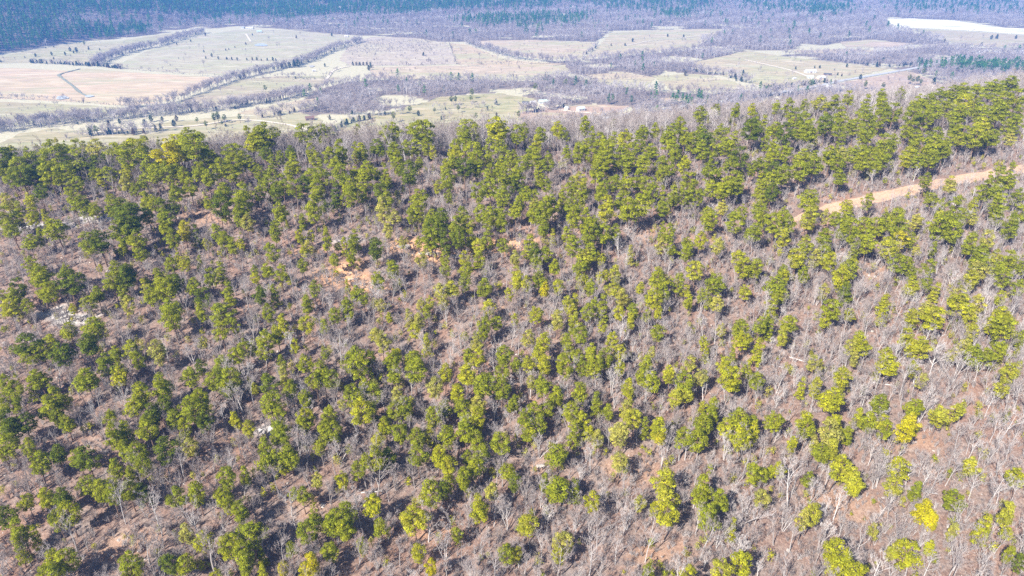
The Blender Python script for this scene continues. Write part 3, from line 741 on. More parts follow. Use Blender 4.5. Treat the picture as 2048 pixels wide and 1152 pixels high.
# ---------------------------------------------------------------- pines of the near hillside, one entry per crown seen: x, y, width, tint (0 dark .. 2 bright, 3 pale, 4 yellow)
TILES = [
(0, 840, 512 / 1890, "50,60,130,1;90,160,120,1;20,230,70,1;200,200,100,1;270,310,140,1;410,240,110,0;640,250,150,0;570,260,100,1;840,80,130,1;940,70,110,1;1090,40,130,1;1350,40,90,1;1510,20,100,0;490,30,80,1;1835,45,90,2;910,200,100,1;1000,240,140,1;870,330,100,1;1060,310,110,1;1200,210,150,0;1410,190,120,3;960,380,80,1;1680,410,110,1;1810,380,80,1;340,550,110,1;460,550,110,0;200,600,80,1;640,480,120,1;740,480,120,1;830,470,110,1;820,540,110,1;950,510,130,1;1040,480,110,0;1310,540,130,1;1450,500,120,1;1640,560,110,1;1770,660,120,1;1690,640,70,2;500,670,170,1;430,740,100,1;40,700,130,0;150,800,140,1;110,900,110,1;250,810,90,1;360,1030,160,1;480,1010,150,1;430,1100,150,1;930,1080,150,1;1250,1030,120,0;1360,1040,130,1;1500,870,130,2;1385,810,100,3;1850,820,190,1;1700,900,130,1;1820,950,150,1;1800,1060,100,1;1600,1140,80,2"),
(512, 840, 512 / 1890, "130,60,120,1;200,80,100,1;350,20,90,1;510,60,110,1;580,80,110,1;480,190,80,1;80,180,100,1;250,230,150,1;170,260,110,1;60,290,110,1;960,40,90,1;1040,70,110,1;900,130,100,2;860,250,150,1;950,260,130,0;1190,120,130,1;1290,60,100,2;1420,90,130,1;1550,60,120,1;1190,240,140,1;1345,235,120,2;1425,320,120,2;1640,130,110,1;1800,140,140,1;1670,230,110,1;1550,270,80,1;1640,350,110,1;1540,400,110,1;1860,370,100,1;640,430,90,2;740,360,100,1;340,540,100,1;270,530,60,1;460,440,80,3;850,620,130,2;620,690,190,1;560,760,130,1;680,790,120,1;370,800,130,1;440,740,90,1;920,770,110,1;1290,520,140,1;1390,500,90,0;1410,450,100,1;1170,720,180,2;1650,610,140,2;1730,510,100,3;1480,830,80,1;800,910,90,1;1205,970,110,2;1285,1060,90,4;1860,970,110,1;400,1040,130,4;360,1100,90,4;190,1090,90,4;570,960,110,1;260,930,90,1;20,800,80,2;30,950,90,1;40,1060,80,2"),
(1024, 840, 512 / 1890, "110,60,110,1;210,20,90,1;460,40,110,1;530,40,90,1;630,120,90,3;800,80,140,3;570,80,80,2;1070,40,110,2;1085,130,70,4;1360,130,150,1;1400,40,130,1;1240,110,110,1;1670,60,170,2;1790,60,90,2;1700,150,110,2;330,240,150,1;790,310,110,3;230,430,80,1;340,470,180,1;470,470,110,1;600,600,120,2;120,750,150,2;380,870,130,3;350,980,80,2;20,430,100,0;20,970,80,2;1130,440,160,2;1150,560,160,2;1145,680,150,2;1045,640,70,2;1430,500,150,1;1370,570,100,1;1540,590,120,1;1430,700,150,1;1640,755,80,2;1790,370,100,1;1860,390,80,1;1840,560,110,3;1700,1030,150,2;1570,1110,150,2;1310,1130,120,2;1010,1120,80,1;940,600,80,3"),
(1536, 840, 512 / 1890, "290,40,130,1;470,60,150,3;590,90,90,1;190,165,70,2;380,230,110,1;460,170,120,2;490,330,140,2;350,150,70,3;640,420,130,2;620,470,110,2;880,60,90,1;1020,60,130,4;980,350,150,2;920,470,120,2;1070,490,90,1;1500,325,110,2;1170,640,160,4;1200,720,90,4;1350,580,130,1;1630,750,130,2;1780,660,120,2;1850,410,120,2;310,670,110,2;260,730,90,3;90,360,80,2;20,370,60,1;290,420,80,1;790,805,70,3;1360,800,70,3;490,960,170,2;500,1050,110,2;620,1090,170,2;1000,960,170,2;900,960,70,3;1190,930,80,2;1860,1050,80,0;1780,970,70,1;1750,820,80,2"),
(0, 540, 512 / 1903, "290,40,140,1;290,95,110,1;130,110,100,0;120,180,90,1;20,180,70,1;60,270,120,2;190,260,90,1;370,150,110,1;500,90,150,0;830,60,120,1;930,40,130,0;1070,90,100,2;1190,30,130,1;1220,130,150,1;1320,80,110,0;1130,180,120,1;1425,115,95,1;1510,180,120,0;1700,110,110,1;1560,30,90,1;900,170,60,1;950,240,90,3;720,170,90,1;670,230,100,1;1270,270,140,1;1280,350,140,1;1500,290,80,1;1660,300,160,1;1640,430,110,1;1750,400,70,1;510,430,110,1;680,415,150,1;660,530,130,0;180,530,180,0;360,530,110,1;210,620,120,1;310,600,90,1;450,610,150,0;980,570,120,1;860,610,100,1;1010,670,80,1;770,690,120,0;890,740,110,1;880,790,110,2;640,790,160,1;1160,580,120,3;1500,530,70,3;1640,690,120,1;1700,770,140,1;1600,800,130,1;1680,860,130,1;1490,710,90,0;1400,780,120,1;1760,620,100,1;1830,560,90,1;1880,600,60,1;300,790,130,1;230,830,90,1;100,880,120,1;70,950,140,1;30,840,90,1;390,920,120,1;380,1000,150,1;480,970,90,2;70,1100,150,0;170,1110,120,0;420,1080,90,1;490,1120,80,1;1190,820,150,1;1040,900,130,1;990,1000,140,1;1130,1040,120,0;1210,1000,90,0;1470,960,120,1;1400,1030,150,1;1300,1080,120,1;1530,1090,110,1;1110,1120,110,1;840,1080,90,1;1765,1090,80,2;1890,880,60,2"),
(512, 540, 512 / 1903, "30,170,90,0;130,130,80,1;245,60,50,2;430,130,85,1;675,90,45,2;375,240,95,1;90,300,90,1;190,360,110,2;380,380,110,2;495,400,80,1;580,340,80,1;735,170,80,1;800,180,75,1;690,250,90,1;680,320,80,1;905,70,85,1;930,250,80,3;1290,240,70,2;1220,250,60,3;1130,310,80,3;1210,370,90,3;1190,450,75,2;1260,500,90,2;1380,150,90,3;1460,130,110,2;1550,80,90,1;1680,110,110,1;1730,260,100,2;1890,170,60,2;1700,400,90,1;1780,380,80,1;1690,460,80,1;880,460,80,3;940,540,95,3;80,500,120,1;60,580,110,1;160,460,90,1;285,550,65,2;520,610,65,1;180,680,70,1;365,690,105,1;680,670,90,1;750,640,130,1;770,700,130,1;855,650,75,1;1020,650,110,1;1045,620,75,4;1170,640,120,1;1180,720,150,1;1020,770,110,1;860,740,60,1;1400,750,95,2;1570,760,135,2;1330,860,120,3;1650,630,100,2;1580,620,90,1;1650,560,80,3;1850,620,120,1;1820,740,110,1;1700,860,150,1;1820,870,130,1;1510,890,110,2;100,830,120,0;210,730,90,3;260,870,90,1;440,800,100,1;500,740,130,1;560,790,120,1;365,940,100,1;120,990,140,1;160,1080,110,1;360,1090,120,2;540,1060,100,1;500,1110,100,1;720,920,110,1;850,900,130,1;750,1040,150,2;820,850,100,1;870,1050,90,1;1050,920,90,3;1050,1030,130,1;1100,1010,100,1;1410,1010,110,1;1540,1010,110,1;1640,1000,120,3;1320,1090,110,1;1660,1080,110,2;1560,1110,120,1;960,1135,90,2;1890,1000,60,1;1300,1140,70,2"),
(1024, 540, 512 / 1903, "30,70,90,2;110,90,80,2;200,70,90,1;240,130,70,4;360,120,80,2;570,120,80,1;655,50,55,2;770,30,80,1;1100,60,140,1;950,120,60,2;1040,210,100,2;1120,150,90,1;1230,80,90,1;1290,140,70,2;1310,210,80,2;1520,90,130,1;1400,170,70,1;1470,140,80,1;1520,230,90,3;1740,160,80,2;470,200,100,2;430,240,90,2;560,300,100,1;690,220,110,1;760,130,100,2;810,190,100,3;610,250,70,1;190,320,90,2;340,350,100,3;440,320,80,2;460,390,90,1;520,460,110,1;900,290,100,1;890,360,70,2;800,310,70,2;1080,310,60,2;670,410,70,2;1090,450,110,1;740,510,80,2;430,520,90,1;430,600,90,1;240,520,100,2;110,490,90,3;210,600,100,2;130,690,90,2;240,680,110,2;20,690,80,1;15,360,60,2;580,610,100,1;690,630,110,1;800,590,90,2;490,640,90,1;400,710,110,1;610,720,110,1;520,710,80,1;800,720,80,2;360,680,70,1;1000,670,100,1;970,780,100,1;1040,820,110,1;1180,760,90,2;1320,680,100,3;1400,780,90,3;1280,810,130,1;1300,890,120,2;1220,930,100,2;1570,690,90,2;1620,780,130,2;1640,840,110,2;1740,750,70,1;1800,810,110,1;1700,410,120,1;1710,510,110,2;1840,400,100,1;1820,530,110,2;1650,600,90,1;1890,390,50,0;230,840,120,1;150,820,70,3;510,890,120,1;340,900,110,1;620,930,100,1;850,850,90,2;870,950,100,2;860,1010,90,3;20,970,70,1;150,1040,110,1;120,1110,110,1;270,1010,100,1;430,1050,110,1;540,1100,90,2;720,1030,80,1;910,1080,110,2;980,1110,80,1;1500,990,90,1;1490,1060,100,1;1410,990,70,2;1420,1120,120,1;1690,1100,150,1;1790,1120,80,1;1080,1140,80,2;1430,550,50,2;1550,440,70,3"),
(1536, 540, 512 / 1903, "50,100,140,1;100,160,110,1;50,220,100,1;120,30,80,2;270,40,80,2;560,40,120,2;600,150,110,0;540,110,80,2;410,150,80,3;500,280,110,1;600,320,80,2;430,360,80,2;860,200,110,2;850,270,90,2;1060,60,100,2;1050,120,100,2;1190,90,70,1;1260,120,90,2;1400,170,110,3;1420,260,150,2;1180,280,110,3;1080,340,120,2;1250,340,130,2;1520,350,90,2;1520,440,90,2;1530,50,100,2;1560,230,90,3;1720,180,70,2;1760,40,100,1;1850,110,90,1;1760,330,130,2;1660,390,100,2;1780,430,140,1;1880,490,80,1;1730,580,110,1;1470,560,100,3;1540,610,120,1;1630,640,90,1;1360,620,80,3;30,400,80,1;150,400,100,1;110,470,80,2;690,510,100,2;690,560,110,2;620,560,70,3;650,640,60,3;880,610,100,2;890,690,150,2;1040,480,100,2;1100,570,110,2;1150,570,110,2;1090,730,70,2;550,790,120,2;350,680,90,3;390,680,50,2;350,840,90,2;270,830,80,2;450,940,160,2;820,980,110,1;1080,1010,120,1;1060,1110,110,4;760,1090,120,1;860,1120,110,2;670,1070,80,2;1270,1060,120,2;1400,1040,90,2;1750,870,100,2;1790,750,100,2;1870,690,80,2;50,1110,110,1;290,1120,110,2;490,1120,120,2;1150,810,80,3;1450,1010,50,2"),
(0, 240, 512 / 1903, "70,220,110,1;50,270,90,0;30,340,90,1;220,280,90,1;160,330,100,1;290,360,110,0;170,400,110,0;240,420,110,0;90,420,90,1;350,340,80,1;370,400,110,1;430,350,60,1;430,420,60,1;500,310,100,0;510,380,110,1;560,270,80,1;570,190,100,1;500,180,60,1;610,320,100,0;710,310,100,0;740,380,70,2;800,290,100,0;850,310,80,0;820,380,90,1;690,400,50,1;240,180,60,1;320,235,50,1;385,235,60,1;200,240,50,1;430,180,60,3;610,160,50,2;690,220,50,3;850,140,50,1;940,250,70,1;870,230,80,1;1085,155,70,1;1030,150,40,1;1030,215,60,2;1155,125,40,1;1230,225,90,4;1320,180,70,2;1345,215,90,2;1440,180,120,1;1390,140,60,1;1110,310,90,1;1200,290,110,1;1270,310,110,1;1150,380,120,1;1250,370,110,1;1330,370,80,1;1365,400,80,1;1560,260,110,1;1490,380,90,1;1540,420,90,1;1620,350,110,1;1740,220,110,1;1730,300,130,1;1820,280,100,1;1720,380,110,1;1870,160,90,2;1840,100,50,1;1880,330,70,1;940,385,70,2;1060,450,70,1;930,460,70,3;590,460,70,1;510,500,70,1;290,525,90,0;230,590,70,2;45,610,70,3;50,690,110,1;130,650,70,1;90,800,100,1;150,730,50,1;240,710,70,2;320,680,70,2;540,600,70,1;620,610,110,1;710,660,70,1;820,600,60,1;815,660,60,1;420,790,130,1;215,900,110,1;290,850,50,1;650,880,110,1;740,880,140,0;920,660,140,0;970,680,140,0;950,750,150,0;900,800,120,1;1005,510,60,1;1070,570,90,1;1200,630,80,0;1140,600,70,1;1280,620,80,0;1100,700,80,1;1230,720,100,1;1220,780,80,1;1360,800,90,4;1285,870,100,1;900,910,80,1;1010,900,110,1;1035,1000,80,1;1450,800,80,0;1310,970,45,2;1530,910,50,2;1330,530,80,1;1410,480,90,1;1640,530,110,1;1610,620,110,0;1790,520,100,1;1780,590,130,1;1770,660,100,1;1670,690,70,3;1550,610,60,1;1835,750,90,3;1630,820,80,1;1670,880,80,1;1730,910,90,1;1800,910,60,2;225,1060,90,1;290,1120,110,1;860,1100,100,1;960,1120,120,0;1190,1120,110,1;1280,1050,90,1;1380,1060,70,2;1475,1030,60,1;1640,1080,110,1;1890,1110,60,1;500,1130,70,1"),
(512, 240, 512 / 1903, "70,100,70,1;40,130,60,1;355,80,50,1;510,90,55,1;480,165,40,1;750,60,50,1;580,165,35,1;65,240,80,0;110,290,90,1;185,280,50,1;250,230,70,0;300,290,80,1;395,210,60,1;440,280,80,1;545,260,90,1;570,320,80,1;620,380,110,1;245,360,80,1;30,400,80,1;80,470,100,1;190,450,80,1;150,530,80,0;290,490,100,1;360,460,90,0;440,400,90,1;490,400,100,1;470,500,110,1;590,500,90,0;20,530,80,1;730,400,80,1;810,370,110,1;800,460,90,1;690,490,100,1;690,550,90,1;790,540,70,1;640,210,90,1;790,210,90,1;730,190,60,1;890,180,90,0;935,210,60,0;1000,80,60,1;1010,140,60,0;1020,210,100,1;1050,290,90,1;1130,190,80,1;1195,200,70,1;1265,190,70,1;1190,70,60,1;1250,80,50,1;970,350,80,1;905,400,70,1;1130,380,130,0;1210,310,60,1;1310,230,50,2;960,440,70,1;935,500,100,0;960,570,90,1;950,640,100,3;1020,710,80,3;1210,580,100,1;1190,660,110,1;1150,700,60,1;1345,490,60,2;1420,340,80,1;1430,430,100,1;1500,250,90,2;1490,190,60,1;1550,100,90,1;1560,40,50,1;1620,80,70,1;1560,160,70,1;1640,220,110,1;1630,280,100,1;1720,280,70,1;1740,180,70,1;1810,200,90,1;1800,50,100,2;1880,70,50,1;1550,350,100,0;1640,340,80,1;1470,310,80,1;1820,320,90,1;1740,380,100,1;1840,410,110,1;1750,480,90,1;1840,550,100,1;1650,520,90,1;1430,560,60,1;1890,270,60,1;1890,470,50,0;415,630,110,1;175,670,95,1;345,740,65,1;125,800,90,1;320,850,45,2;405,850,50,2;515,870,65,1;510,630,40,0;120,960,100,1;370,940,80,3;360,970,60,2;345,1070,80,1;570,1030,65,1;750,840,80,1;720,900,70,1;710,990,80,1;710,1040,60,1;890,920,110,0;1020,1090,100,1;980,800,60,3;1090,900,60,3;1300,710,80,1;1270,770,80,1;1370,720,110,0;1330,810,110,0;1310,870,100,1;1420,870,90,0;1480,780,100,1;1510,860,100,0;1580,760,80,1;1530,700,60,1;1215,900,60,1;1690,690,80,1;1740,690,90,1;1810,680,90,1;1720,780,90,1;1830,760,70,1;1600,870,70,1;1850,920,70,1;1670,930,90,2;1560,1010,80,2;1650,1020,90,1;1410,1100,80,1;1230,1030,80,3;1390,1010,70,1;90,1110,90,1;180,1110,90,1;1560,1100,90,1;650,900,50,2"),
(1024, 240, 512 / 1903, "30,80,90,1;90,70,60,1;180,160,70,2;220,110,70,1;330,60,70,2;385,90,70,1;540,20,70,1;590,90,50,1;410,230,60,1;500,220,80,1;550,190,80,1;590,250,90,1;640,160,100,1;690,220,90,1;660,290,110,1;640,340,80,1;620,400,80,1;760,110,80,1;850,130,100,2;780,250,90,1;870,230,100,1;860,290,90,1;970,80,90,1;960,170,90,1;1040,220,90,1;1000,300,100,1;1060,60,60,1;1180,90,100,1;1150,160,80,1;1230,230,80,1;1200,190,70,1;1290,110,90,1;1340,150,100,1;1430,120,120,0;1410,210,90,1;1490,220,80,1;1400,80,70,1;1570,80,90,1;1600,180,110,1;1650,110,90,1;1760,60,110,0;1810,80,80,1;1700,250,110,0;1880,160,60,1;1240,20,60,1;750,25,40,1;1110,310,80,1;1180,330,80,1;1285,325,80,2;1110,390,70,1;1640,330,80,1;1480,380,100,1;1550,380,70,1;90,300,100,1;200,250,90,1;140,240,80,1;265,300,80,1;190,350,100,1;30,400,90,1;60,450,80,0;20,270,70,1;250,470,70,1;490,440,100,2;530,530,90,1;450,490,80,1;100,540,90,1;160,560,60,1;370,540,90,1;250,620,100,1;310,610,80,1;240,690,110,1;460,650,90,1;460,710,90,1;540,720,80,1;650,530,80,1;690,490,70,1;760,450,90,1;840,460,110,1;690,620,110,2;830,580,110,1;950,600,120,1;870,640,120,1;940,420,80,1;1000,470,100,1;1050,520,80,1;1120,520,70,1;1120,650,70,1;1200,530,90,1;1270,550,80,1;1330,440,110,1;1330,500,90,1;1380,560,80,1;1470,500,90,1;1590,470,110,1;1640,430,100,1;1670,480,90,1;1560,500,80,1;1840,420,90,1;1860,330,80,1;1860,480,70,1;1780,350,70,1;30,660,90,1;150,690,80,1;160,630,70,3;60,620,60,1;140,880,110,1;300,830,60,2;230,790,70,1;460,920,110,1;420,840,70,1;570,810,110,1;680,820,110,1;620,780,90,1;560,960,110,1;540,1010,110,2;510,1080,110,1;770,820,70,1;1120,780,60,1;1170,830,90,1;1190,950,80,1;1110,920,80,3;880,950,70,3;1300,970,90,1;1300,920,80,1;1400,880,80,2;1530,920,90,3;1470,720,100,1;1440,680,70,1;1560,640,70,3;1650,740,110,1;1720,680,70,1;1790,820,110,1;1840,650,100,1;1860,710,80,1;190,1040,90,1;320,1080,80,1;260,980,80,1;160,960,90,0;30,1000,70,3;200,1110,70,1;40,1120,80,2;770,1120,80,2;660,1030,60,2;1370,1100,100,2;1690,1020,110,2;1720,1080,110,2;1810,1080,110,1;1090,1130,80,2;1880,560,60,1"),
(1536, 240, 512 / 1903, "50,60,110,1;130,80,110,0;210,60,90,1;300,70,100,1;330,120,70,1;440,20,100,0;520,60,70,1;560,130,80,1;600,40,70,1;650,40,90,1;740,90,90,1;700,130,70,2;870,160,110,1;930,160,80,1;1030,60,80,1;1100,110,100,1;1130,190,110,1;1240,110,110,1;1210,180,110,1;1330,180,90,1;1440,90,120,1;1400,60,80,1;1550,110,120,1;1600,60,110,2;1650,120,110,1;1560,60,90,1;1640,200,120,1;1780,40,80,1;1850,20,80,1;1810,130,70,3;130,230,90,1;50,200,80,1;20,270,70,1;260,270,110,1;340,250,90,1;340,320,110,1;260,370,100,1;470,250,100,1;510,310,100,1;550,250,80,3;640,240,100,1;690,230,80,1;690,300,90,1;760,250,90,1;820,220,80,1;870,280,80,1;790,330,80,1;720,400,120,1;800,390,110,1;880,370,100,1;1030,250,90,2;1040,310,110,1;1050,360,100,1;1110,290,80,1;1210,280,90,1;1320,220,80,1;1280,190,60,0;1510,270,70,3;1355,295,50,3;530,420,90,1;580,490,90,1;560,450,70,1;40,350,100,0;30,430,110,1;30,520,90,0;120,400,90,1;300,590,110,1;310,700,110,2;120,690,70,1;60,750,90,1;140,770,80,1;110,850,90,2;740,590,70,1;570,640,70,2;1170,440,80,1;1350,470,80,3;420,700,50,3;510,730,70,1;590,740,90,1;620,790,100,1;540,820,80,1;740,770,90,1;420,860,110,1;280,910,100,1;660,880,110,1;740,890,110,1;640,930,100,1;830,780,100,1;870,740,80,1;950,720,100,1;980,780,110,1;1000,720,70,1;1110,740,90,3;1230,590,80,1;1300,610,60,1;1390,620,90,1;1290,770,130,1;1350,740,110,1;1390,820,110,1;1260,730,90,2;1440,710,70,1;1540,620,70,2;1710,400,90,1;1800,440,100,1;1620,510,110,1;1700,540,100,1;1710,610,100,1;1720,690,100,1;1860,560,90,1;1860,680,90,1;1800,760,100,1;1530,720,70,3;990,870,90,4;1060,880,70,1;920,950,120,2;880,900,60,2;990,1050,110,1;1060,1060,70,1;1070,1130,80,1;1180,1070,100,1;1100,960,60,3;1220,940,60,1;1500,890,80,1;1640,870,80,3;1590,960,110,1;1570,1030,130,1;1700,1010,80,2;1550,1110,110,3;1830,1020,110,1;1720,1100,100,1;1880,1090,70,1;230,1000,120,2;340,1010,90,3;450,980,90,1;210,1040,100,2;440,1040,90,2;610,1090,120,1;550,1130,100,2;120,1120,90,1;270,1130,80,1"),
(1348, 0, 700 / 2048, "1860,510,100,1;1960,480,90,1;1780,540,90,1;1640,540,90,1;1700,520,70,1;1560,550,80,1;1490,590,80,1;1900,580,90,1;2010,560,90,1;1230,620,70,1;1130,570,60,1;1030,560,50,1;850,590,80,2;940,590,70,1;770,610,50,1;670,610,50,1;600,620,50,1;510,610,35,1;450,640,35,2;360,640,45,1;880,680,60,1;980,660,70,1;1110,670,70,1;1200,690,80,1;1290,640,80,1;1380,660,80,1;1720,600,80,2;1600,620,80,1;1900,640,90,1;2000,680,70,1;160,660,70,1;240,640,40,1;480,690,60,1;540,690,55,1;700,680,80,1;770,690,70,1;1340,540,50,1;1220,555,50,1;1440,600,70,1;1520,640,80,1;1660,660,90,1;1800,640,90,1;1820,690,90,1;1480,680,70,1"),
]
pines = []
for tx, ty, sc, txt in TILES:
    for e in txt.split(';'):
        a, b, w, t = [float(v) for v in e.split(',')]
        pines.append((tx + a * sc, ty + b * sc, w * sc, int(t)))
PL = []
for (px, py, w, t) in pines:
    x, y, z, d = hit(px, py, 8.0)
    s = min(max(w * d / FPX / 4.75, .43), 1.75)
    hs = 0.88 * (s ** 0.45) * RNG.uniform(.82, 1.16)
    if py < 480: s, hs = s * 1.1, hs * 1.2                   # the stand thickens towards the crest
    hs = min(max(hs, .5), 1.5)
    x, y, z, d = hit(px, py + w * .06, 8.7 * hs)
    if y > crest_y(x) + 45:                                  # a crown seen against the valley stands just past the crest
        r = ray(px, py); q = y / r[1]
        while r[1] * q > crest_y(r[0] * q) + 34: q -= 1.0
        x, y, d = r[0] * q, r[1] * q, q; z = float(H(x, y)); s = min(max(w * d / FPX / 4.75, .43), 1.5)
    if np.min(np.hypot(ROAD[:, 0] - x, ROAD[:, 1] - y)) < 4.2: continue
    PL.append(dict(px=px, py=py, x=x, y=y, z=z, s=s, hs=hs, d=d, t=t, size=w))
order = sorted(range(len(PL)), key=lambda i: -PL[i]['s'] * PL[i]['hs'] / PL[i]['d'])
ROWS = [(270, 'along the ridge crest'), (350, 'just below the crest'), (450, 'high on the slope'), (560, 'above the middle slope'), (700, 'on the middle slope'), (840, 'below the middle slope'), (980, 'low on the slope'), (2000, 'along the bottom edge')]
COLS = [(256, 'far left'), (640, 'left side'), (1024, 'left of centre'), (1408, 'right of centre'), (1792, 'right side'), (9999, 'far right')]
TINTS = ['dark green', 'olive-green', 'bright yellow-green', 'pale thin', 'golden-yellow']
def zone(px, py):
    return next(n for v, n in ROWS if py < v), next(n for v, n in COLS if px < v)
N_PINE = 258
NOTE = {}
groups = {}
for i in order[:N_PINE]:
    P = PL[i]; groups.setdefault((P['t'],) + zone(P['px'], P['py']), []).append(i)
for (t, row, colname), ids in groups.items():
    ids.sort(key=lambda i: PL[i]['px'])
    for k, i in enumerate(ids):
        P = PL[i]
        lab = ('%s large %s pine from the left, %s, %s' % (ordinal(k), TINTS[t], row, colname)) if len(ids) > 1 else ('only large %s pine %s, %s' % (TINTS[t], row, colname))
        v = int(RNG.choice([0, 1, 2, 3, 7, 10, 12, 14, 4, 5])) if P['s'] > .75 else int(RNG.choice([4, 6, 8, 9, 0, 1, 11, 2]))
        if P['s'] > 1.25: v = int(RNG.choice([0, 1, 2, 3, 7, 10, 14]))
        tree_thing('pine_tree', PINES[v], (P['x'], P['y'], P['z'] - .1), (P['s'], P['s'], P['hs']), RNG.uniform(0, 6.28), P['t'] + RNG.uniform(-.3, .3) * (P['t'] not in (3, 4)), lab, 'pine tree', 'pines scattered over the near hillside', RNG.normal(0, .03, 2))
rest = order[N_PINE:]
P_ = [(PL[i]['x'], PL[i]['y'], PL[i]['z'] - .1) for i in rest]
S_ = [(PL[i]['s'], PL[i]['s'], PL[i]['hs']) for i in rest]
T_ = [PL[i]['t'] + RNG.uniform(-.3, .3) for i in rest]
# small pines hidden between the larger ones and past the crest
HP = np.array([(p['x'], p['y']) for p in PL])
ex = []
for _ in range(900):
    x, y = RNG.uniform(-320, 430), RNG.uniform(110, 330)
    if y < crest_y(x) + 25 and waves(x, y, 55, 2) + .5 * waves(x, y, 21, 15) > -.05:
        a, b, _d = project(x, y, float(H(x, y)) + 4)
        if RNG.random() < (.95 if 560 < a < 1600 and 470 < b < 820 else .3): ex.append((x, y))
for x, y in ex:
    P_.append((x, y, float(H(x, y)) - .1)); q = RNG.uniform(.3, .58); S_.append((q, q, q * RNG.uniform(.85, 1.1))); T_.append(RNG.choice([1, 1.6, 2, 3, 3]))
scatter('pine_forest', C_PINE, P_, np.array(S_), np.clip(T_, 0, 4), 'smaller olive-green pines massed over the slope and along the ridge crest', RNG.choice([0, 1, 2, 3, 7, 10, 12, 14, 4, 8, 6], len(P_)), .035)
# ---------------------------------------------------------------- leafless trees of the near hillside
def on_road(x, y, w):
    d = np.full(np.shape(x), 1e9)
    for ln in (ROAD[::3], SPUR[::3]):
        for q in ln: d = np.minimum(d, np.hypot(x - q[0], y - q[1]))
    return d < w
def jgrid(x0, x1, y0, y1, step, jit=.48):
    X, Y = np.meshgrid(np.arange(x0, x1, step), np.arange(y0, y1, step))
    X = X.ravel(); Y = Y.ravel()
    return X + RNG.uniform(-jit, jit, X.size) * step, Y + RNG.uniform(-jit, jit, Y.size) * step
BARE_PX = [(1486, 1046, 1.25, 4), (1250, 1060, 1.1, 4), (1290, 1125, 1.1, 3.6), (1400, 1120, 1.5, 2.6), (1575, 1015, 1.35, 4), (1752, 975, 1.05, 4), (252, 1048, 1.1, 3.6), (300, 1130, 1.0, 3), (156, 1108, 1.05, 3), (430, 1148, 1.5, 2.4), (890, 1120, 1.2, 3.4), (712, 870, 1.0, 4), (680, 925, 1.05, 4), (1222, 790, 1.0, 4), (1292, 805, 1.15, 4), (1905, 765, 1.35, 4), (1790, 645, 1.1, 3.6), (1800, 790, 1.2, 3.6), (2040, 1110, 1.2, 4), (1335, 900, 1.0, 3.6), (1370, 920, .95, 4), (1060, 795, .9, 4), (1700, 815, 1.0, 4), (1970, 590, 1.0, 4), (2020, 490, 1.1, 4), (1620, 1010, 1.0, 3.8), (1410, 770, 1.0, 4), (1430, 740, .9, 3.6), (1475, 865, 1.0, 3.6), (2000, 880, 1.1, 4), (1975, 1010, 1.1, 4), (1855, 990, .9, 3.5), (60, 985, 1.0, 2), (370, 960, 1.1, 3), (340, 965, 1.0, 2.8), (530, 850, 1.0, 1.6), (960, 450, .9, 4), (930, 600, .9, 4)]
bt = []
for px, py, s, t in BARE_PX:
    x, y, z, d = hit(px, py); bt.append((x, y, s * .86, t - .9))
X, Y = jgrid(-330, 440, 78, 560, 3.5)
keep = (Y < crest_y(X) + 120)
X, Y = X[keep], Y[keep]
Z = H(X, Y); PX, PY, D = project(X, Y, Z + 4)
so, rk = blobs(X, Y, SOIL, 5), blobs(X, Y, ROCKY, 11)
dens = .72 + .3 * waves(X, Y, 45, 6) + .15 * waves(X, Y, 17, 12) + .25 * np.clip((Y - crest_y(X) + 20) / 40, 0, 1) - .55 * np.maximum(so, rk) + .2 * np.clip((PX - 924) / 1000, -1, 1)
keep = (RNG.random(X.size) < dens) & (PX > -120) & (PX < 2170) & (PY < 1300) & ~on_road(X, Y, 4.6)
X, Y, PX, PY = X[keep], Y[keep], PX[keep], PY[keep]
for x, y, px in zip(X, Y, PX):
    s = RNG.uniform(.42, .85) * (1.0 if RNG.random() > .12 else 1.25)
    if crest_y(x) - 90 < y <= crest_y(x) - 5: s *= .82
    if y > crest_y(x) - 5: s *= 1.5 - .35 * min(max(x / 120, 0), 1)
    t = RNG.choice([1.2, 1.6, 2.0, 2.4, 3.0, 3.8], p=[.2, .24, .22, .18, .11, .05]) + .45 * (px - 900) / 1100
    bt.append((float(x), float(y), float(s), float(np.clip(t, .6, 4))))
bt = np.array(bt)
bz = H(bt[:, 0], bt[:, 1])
bpx, bpy_, bd = project(bt[:, 0], bt[:, 1], bz + 5 * bt[:, 2])
score = bt[:, 2] / bd * ((bpx > 5) & (bpx < 2043) & (bpy_ > 0) & (bpy_ < 1150)); score[:len(BARE_PX)] += 1 * (score[:len(BARE_PX)] > 0)
ordb = np.argsort(-score); N_BARE = 262
groups = {}
for i in ordb[:N_BARE]:
    tt = 0 if bt[i, 3] < 1.75 else 1 if bt[i, 3] < 2.9 else 2
    groups.setdefault((tt,) + zone(bpx[i], bpy_[i]), []).append(i)
for (tt, row, colname), ids in groups.items():
    ids.sort(key=lambda i: bpx[i])
    for k, i in enumerate(ids):
        w = ['dark grey', 'grey', 'whitish'][tt]
        lab = ('%s %s leafless tree from the left, %s, %s' % (ordinal(k), w, row, colname)) if len(ids) > 1 else ('only %s leafless tree %s, %s' % (w, row, colname))
        s = bt[i, 2]
        v = 3 if (i < len(BARE_PX) and s > 1.2) else int(RNG.integers(0, 7))
        tree_thing('bare_tree', BARES[v], (bt[i, 0], bt[i, 1], bz[i] - .1), (s * 1.05, s * 1.05, s), RNG.uniform(0, 6.28), bt[i, 3], lab, 'bare tree', 'leafless trees on the near hillside', RNG.normal(0, .05, 2))
r = ordb[N_BARE:]
scatter('bare_woods', C_BARE, np.stack([bt[r, 0], bt[r, 1], bz[r] - .1], 1), bt[r, 2], bt[r, 3], 'grey leafless hardwoods filling the near hillside between the pines', tilt=.06)

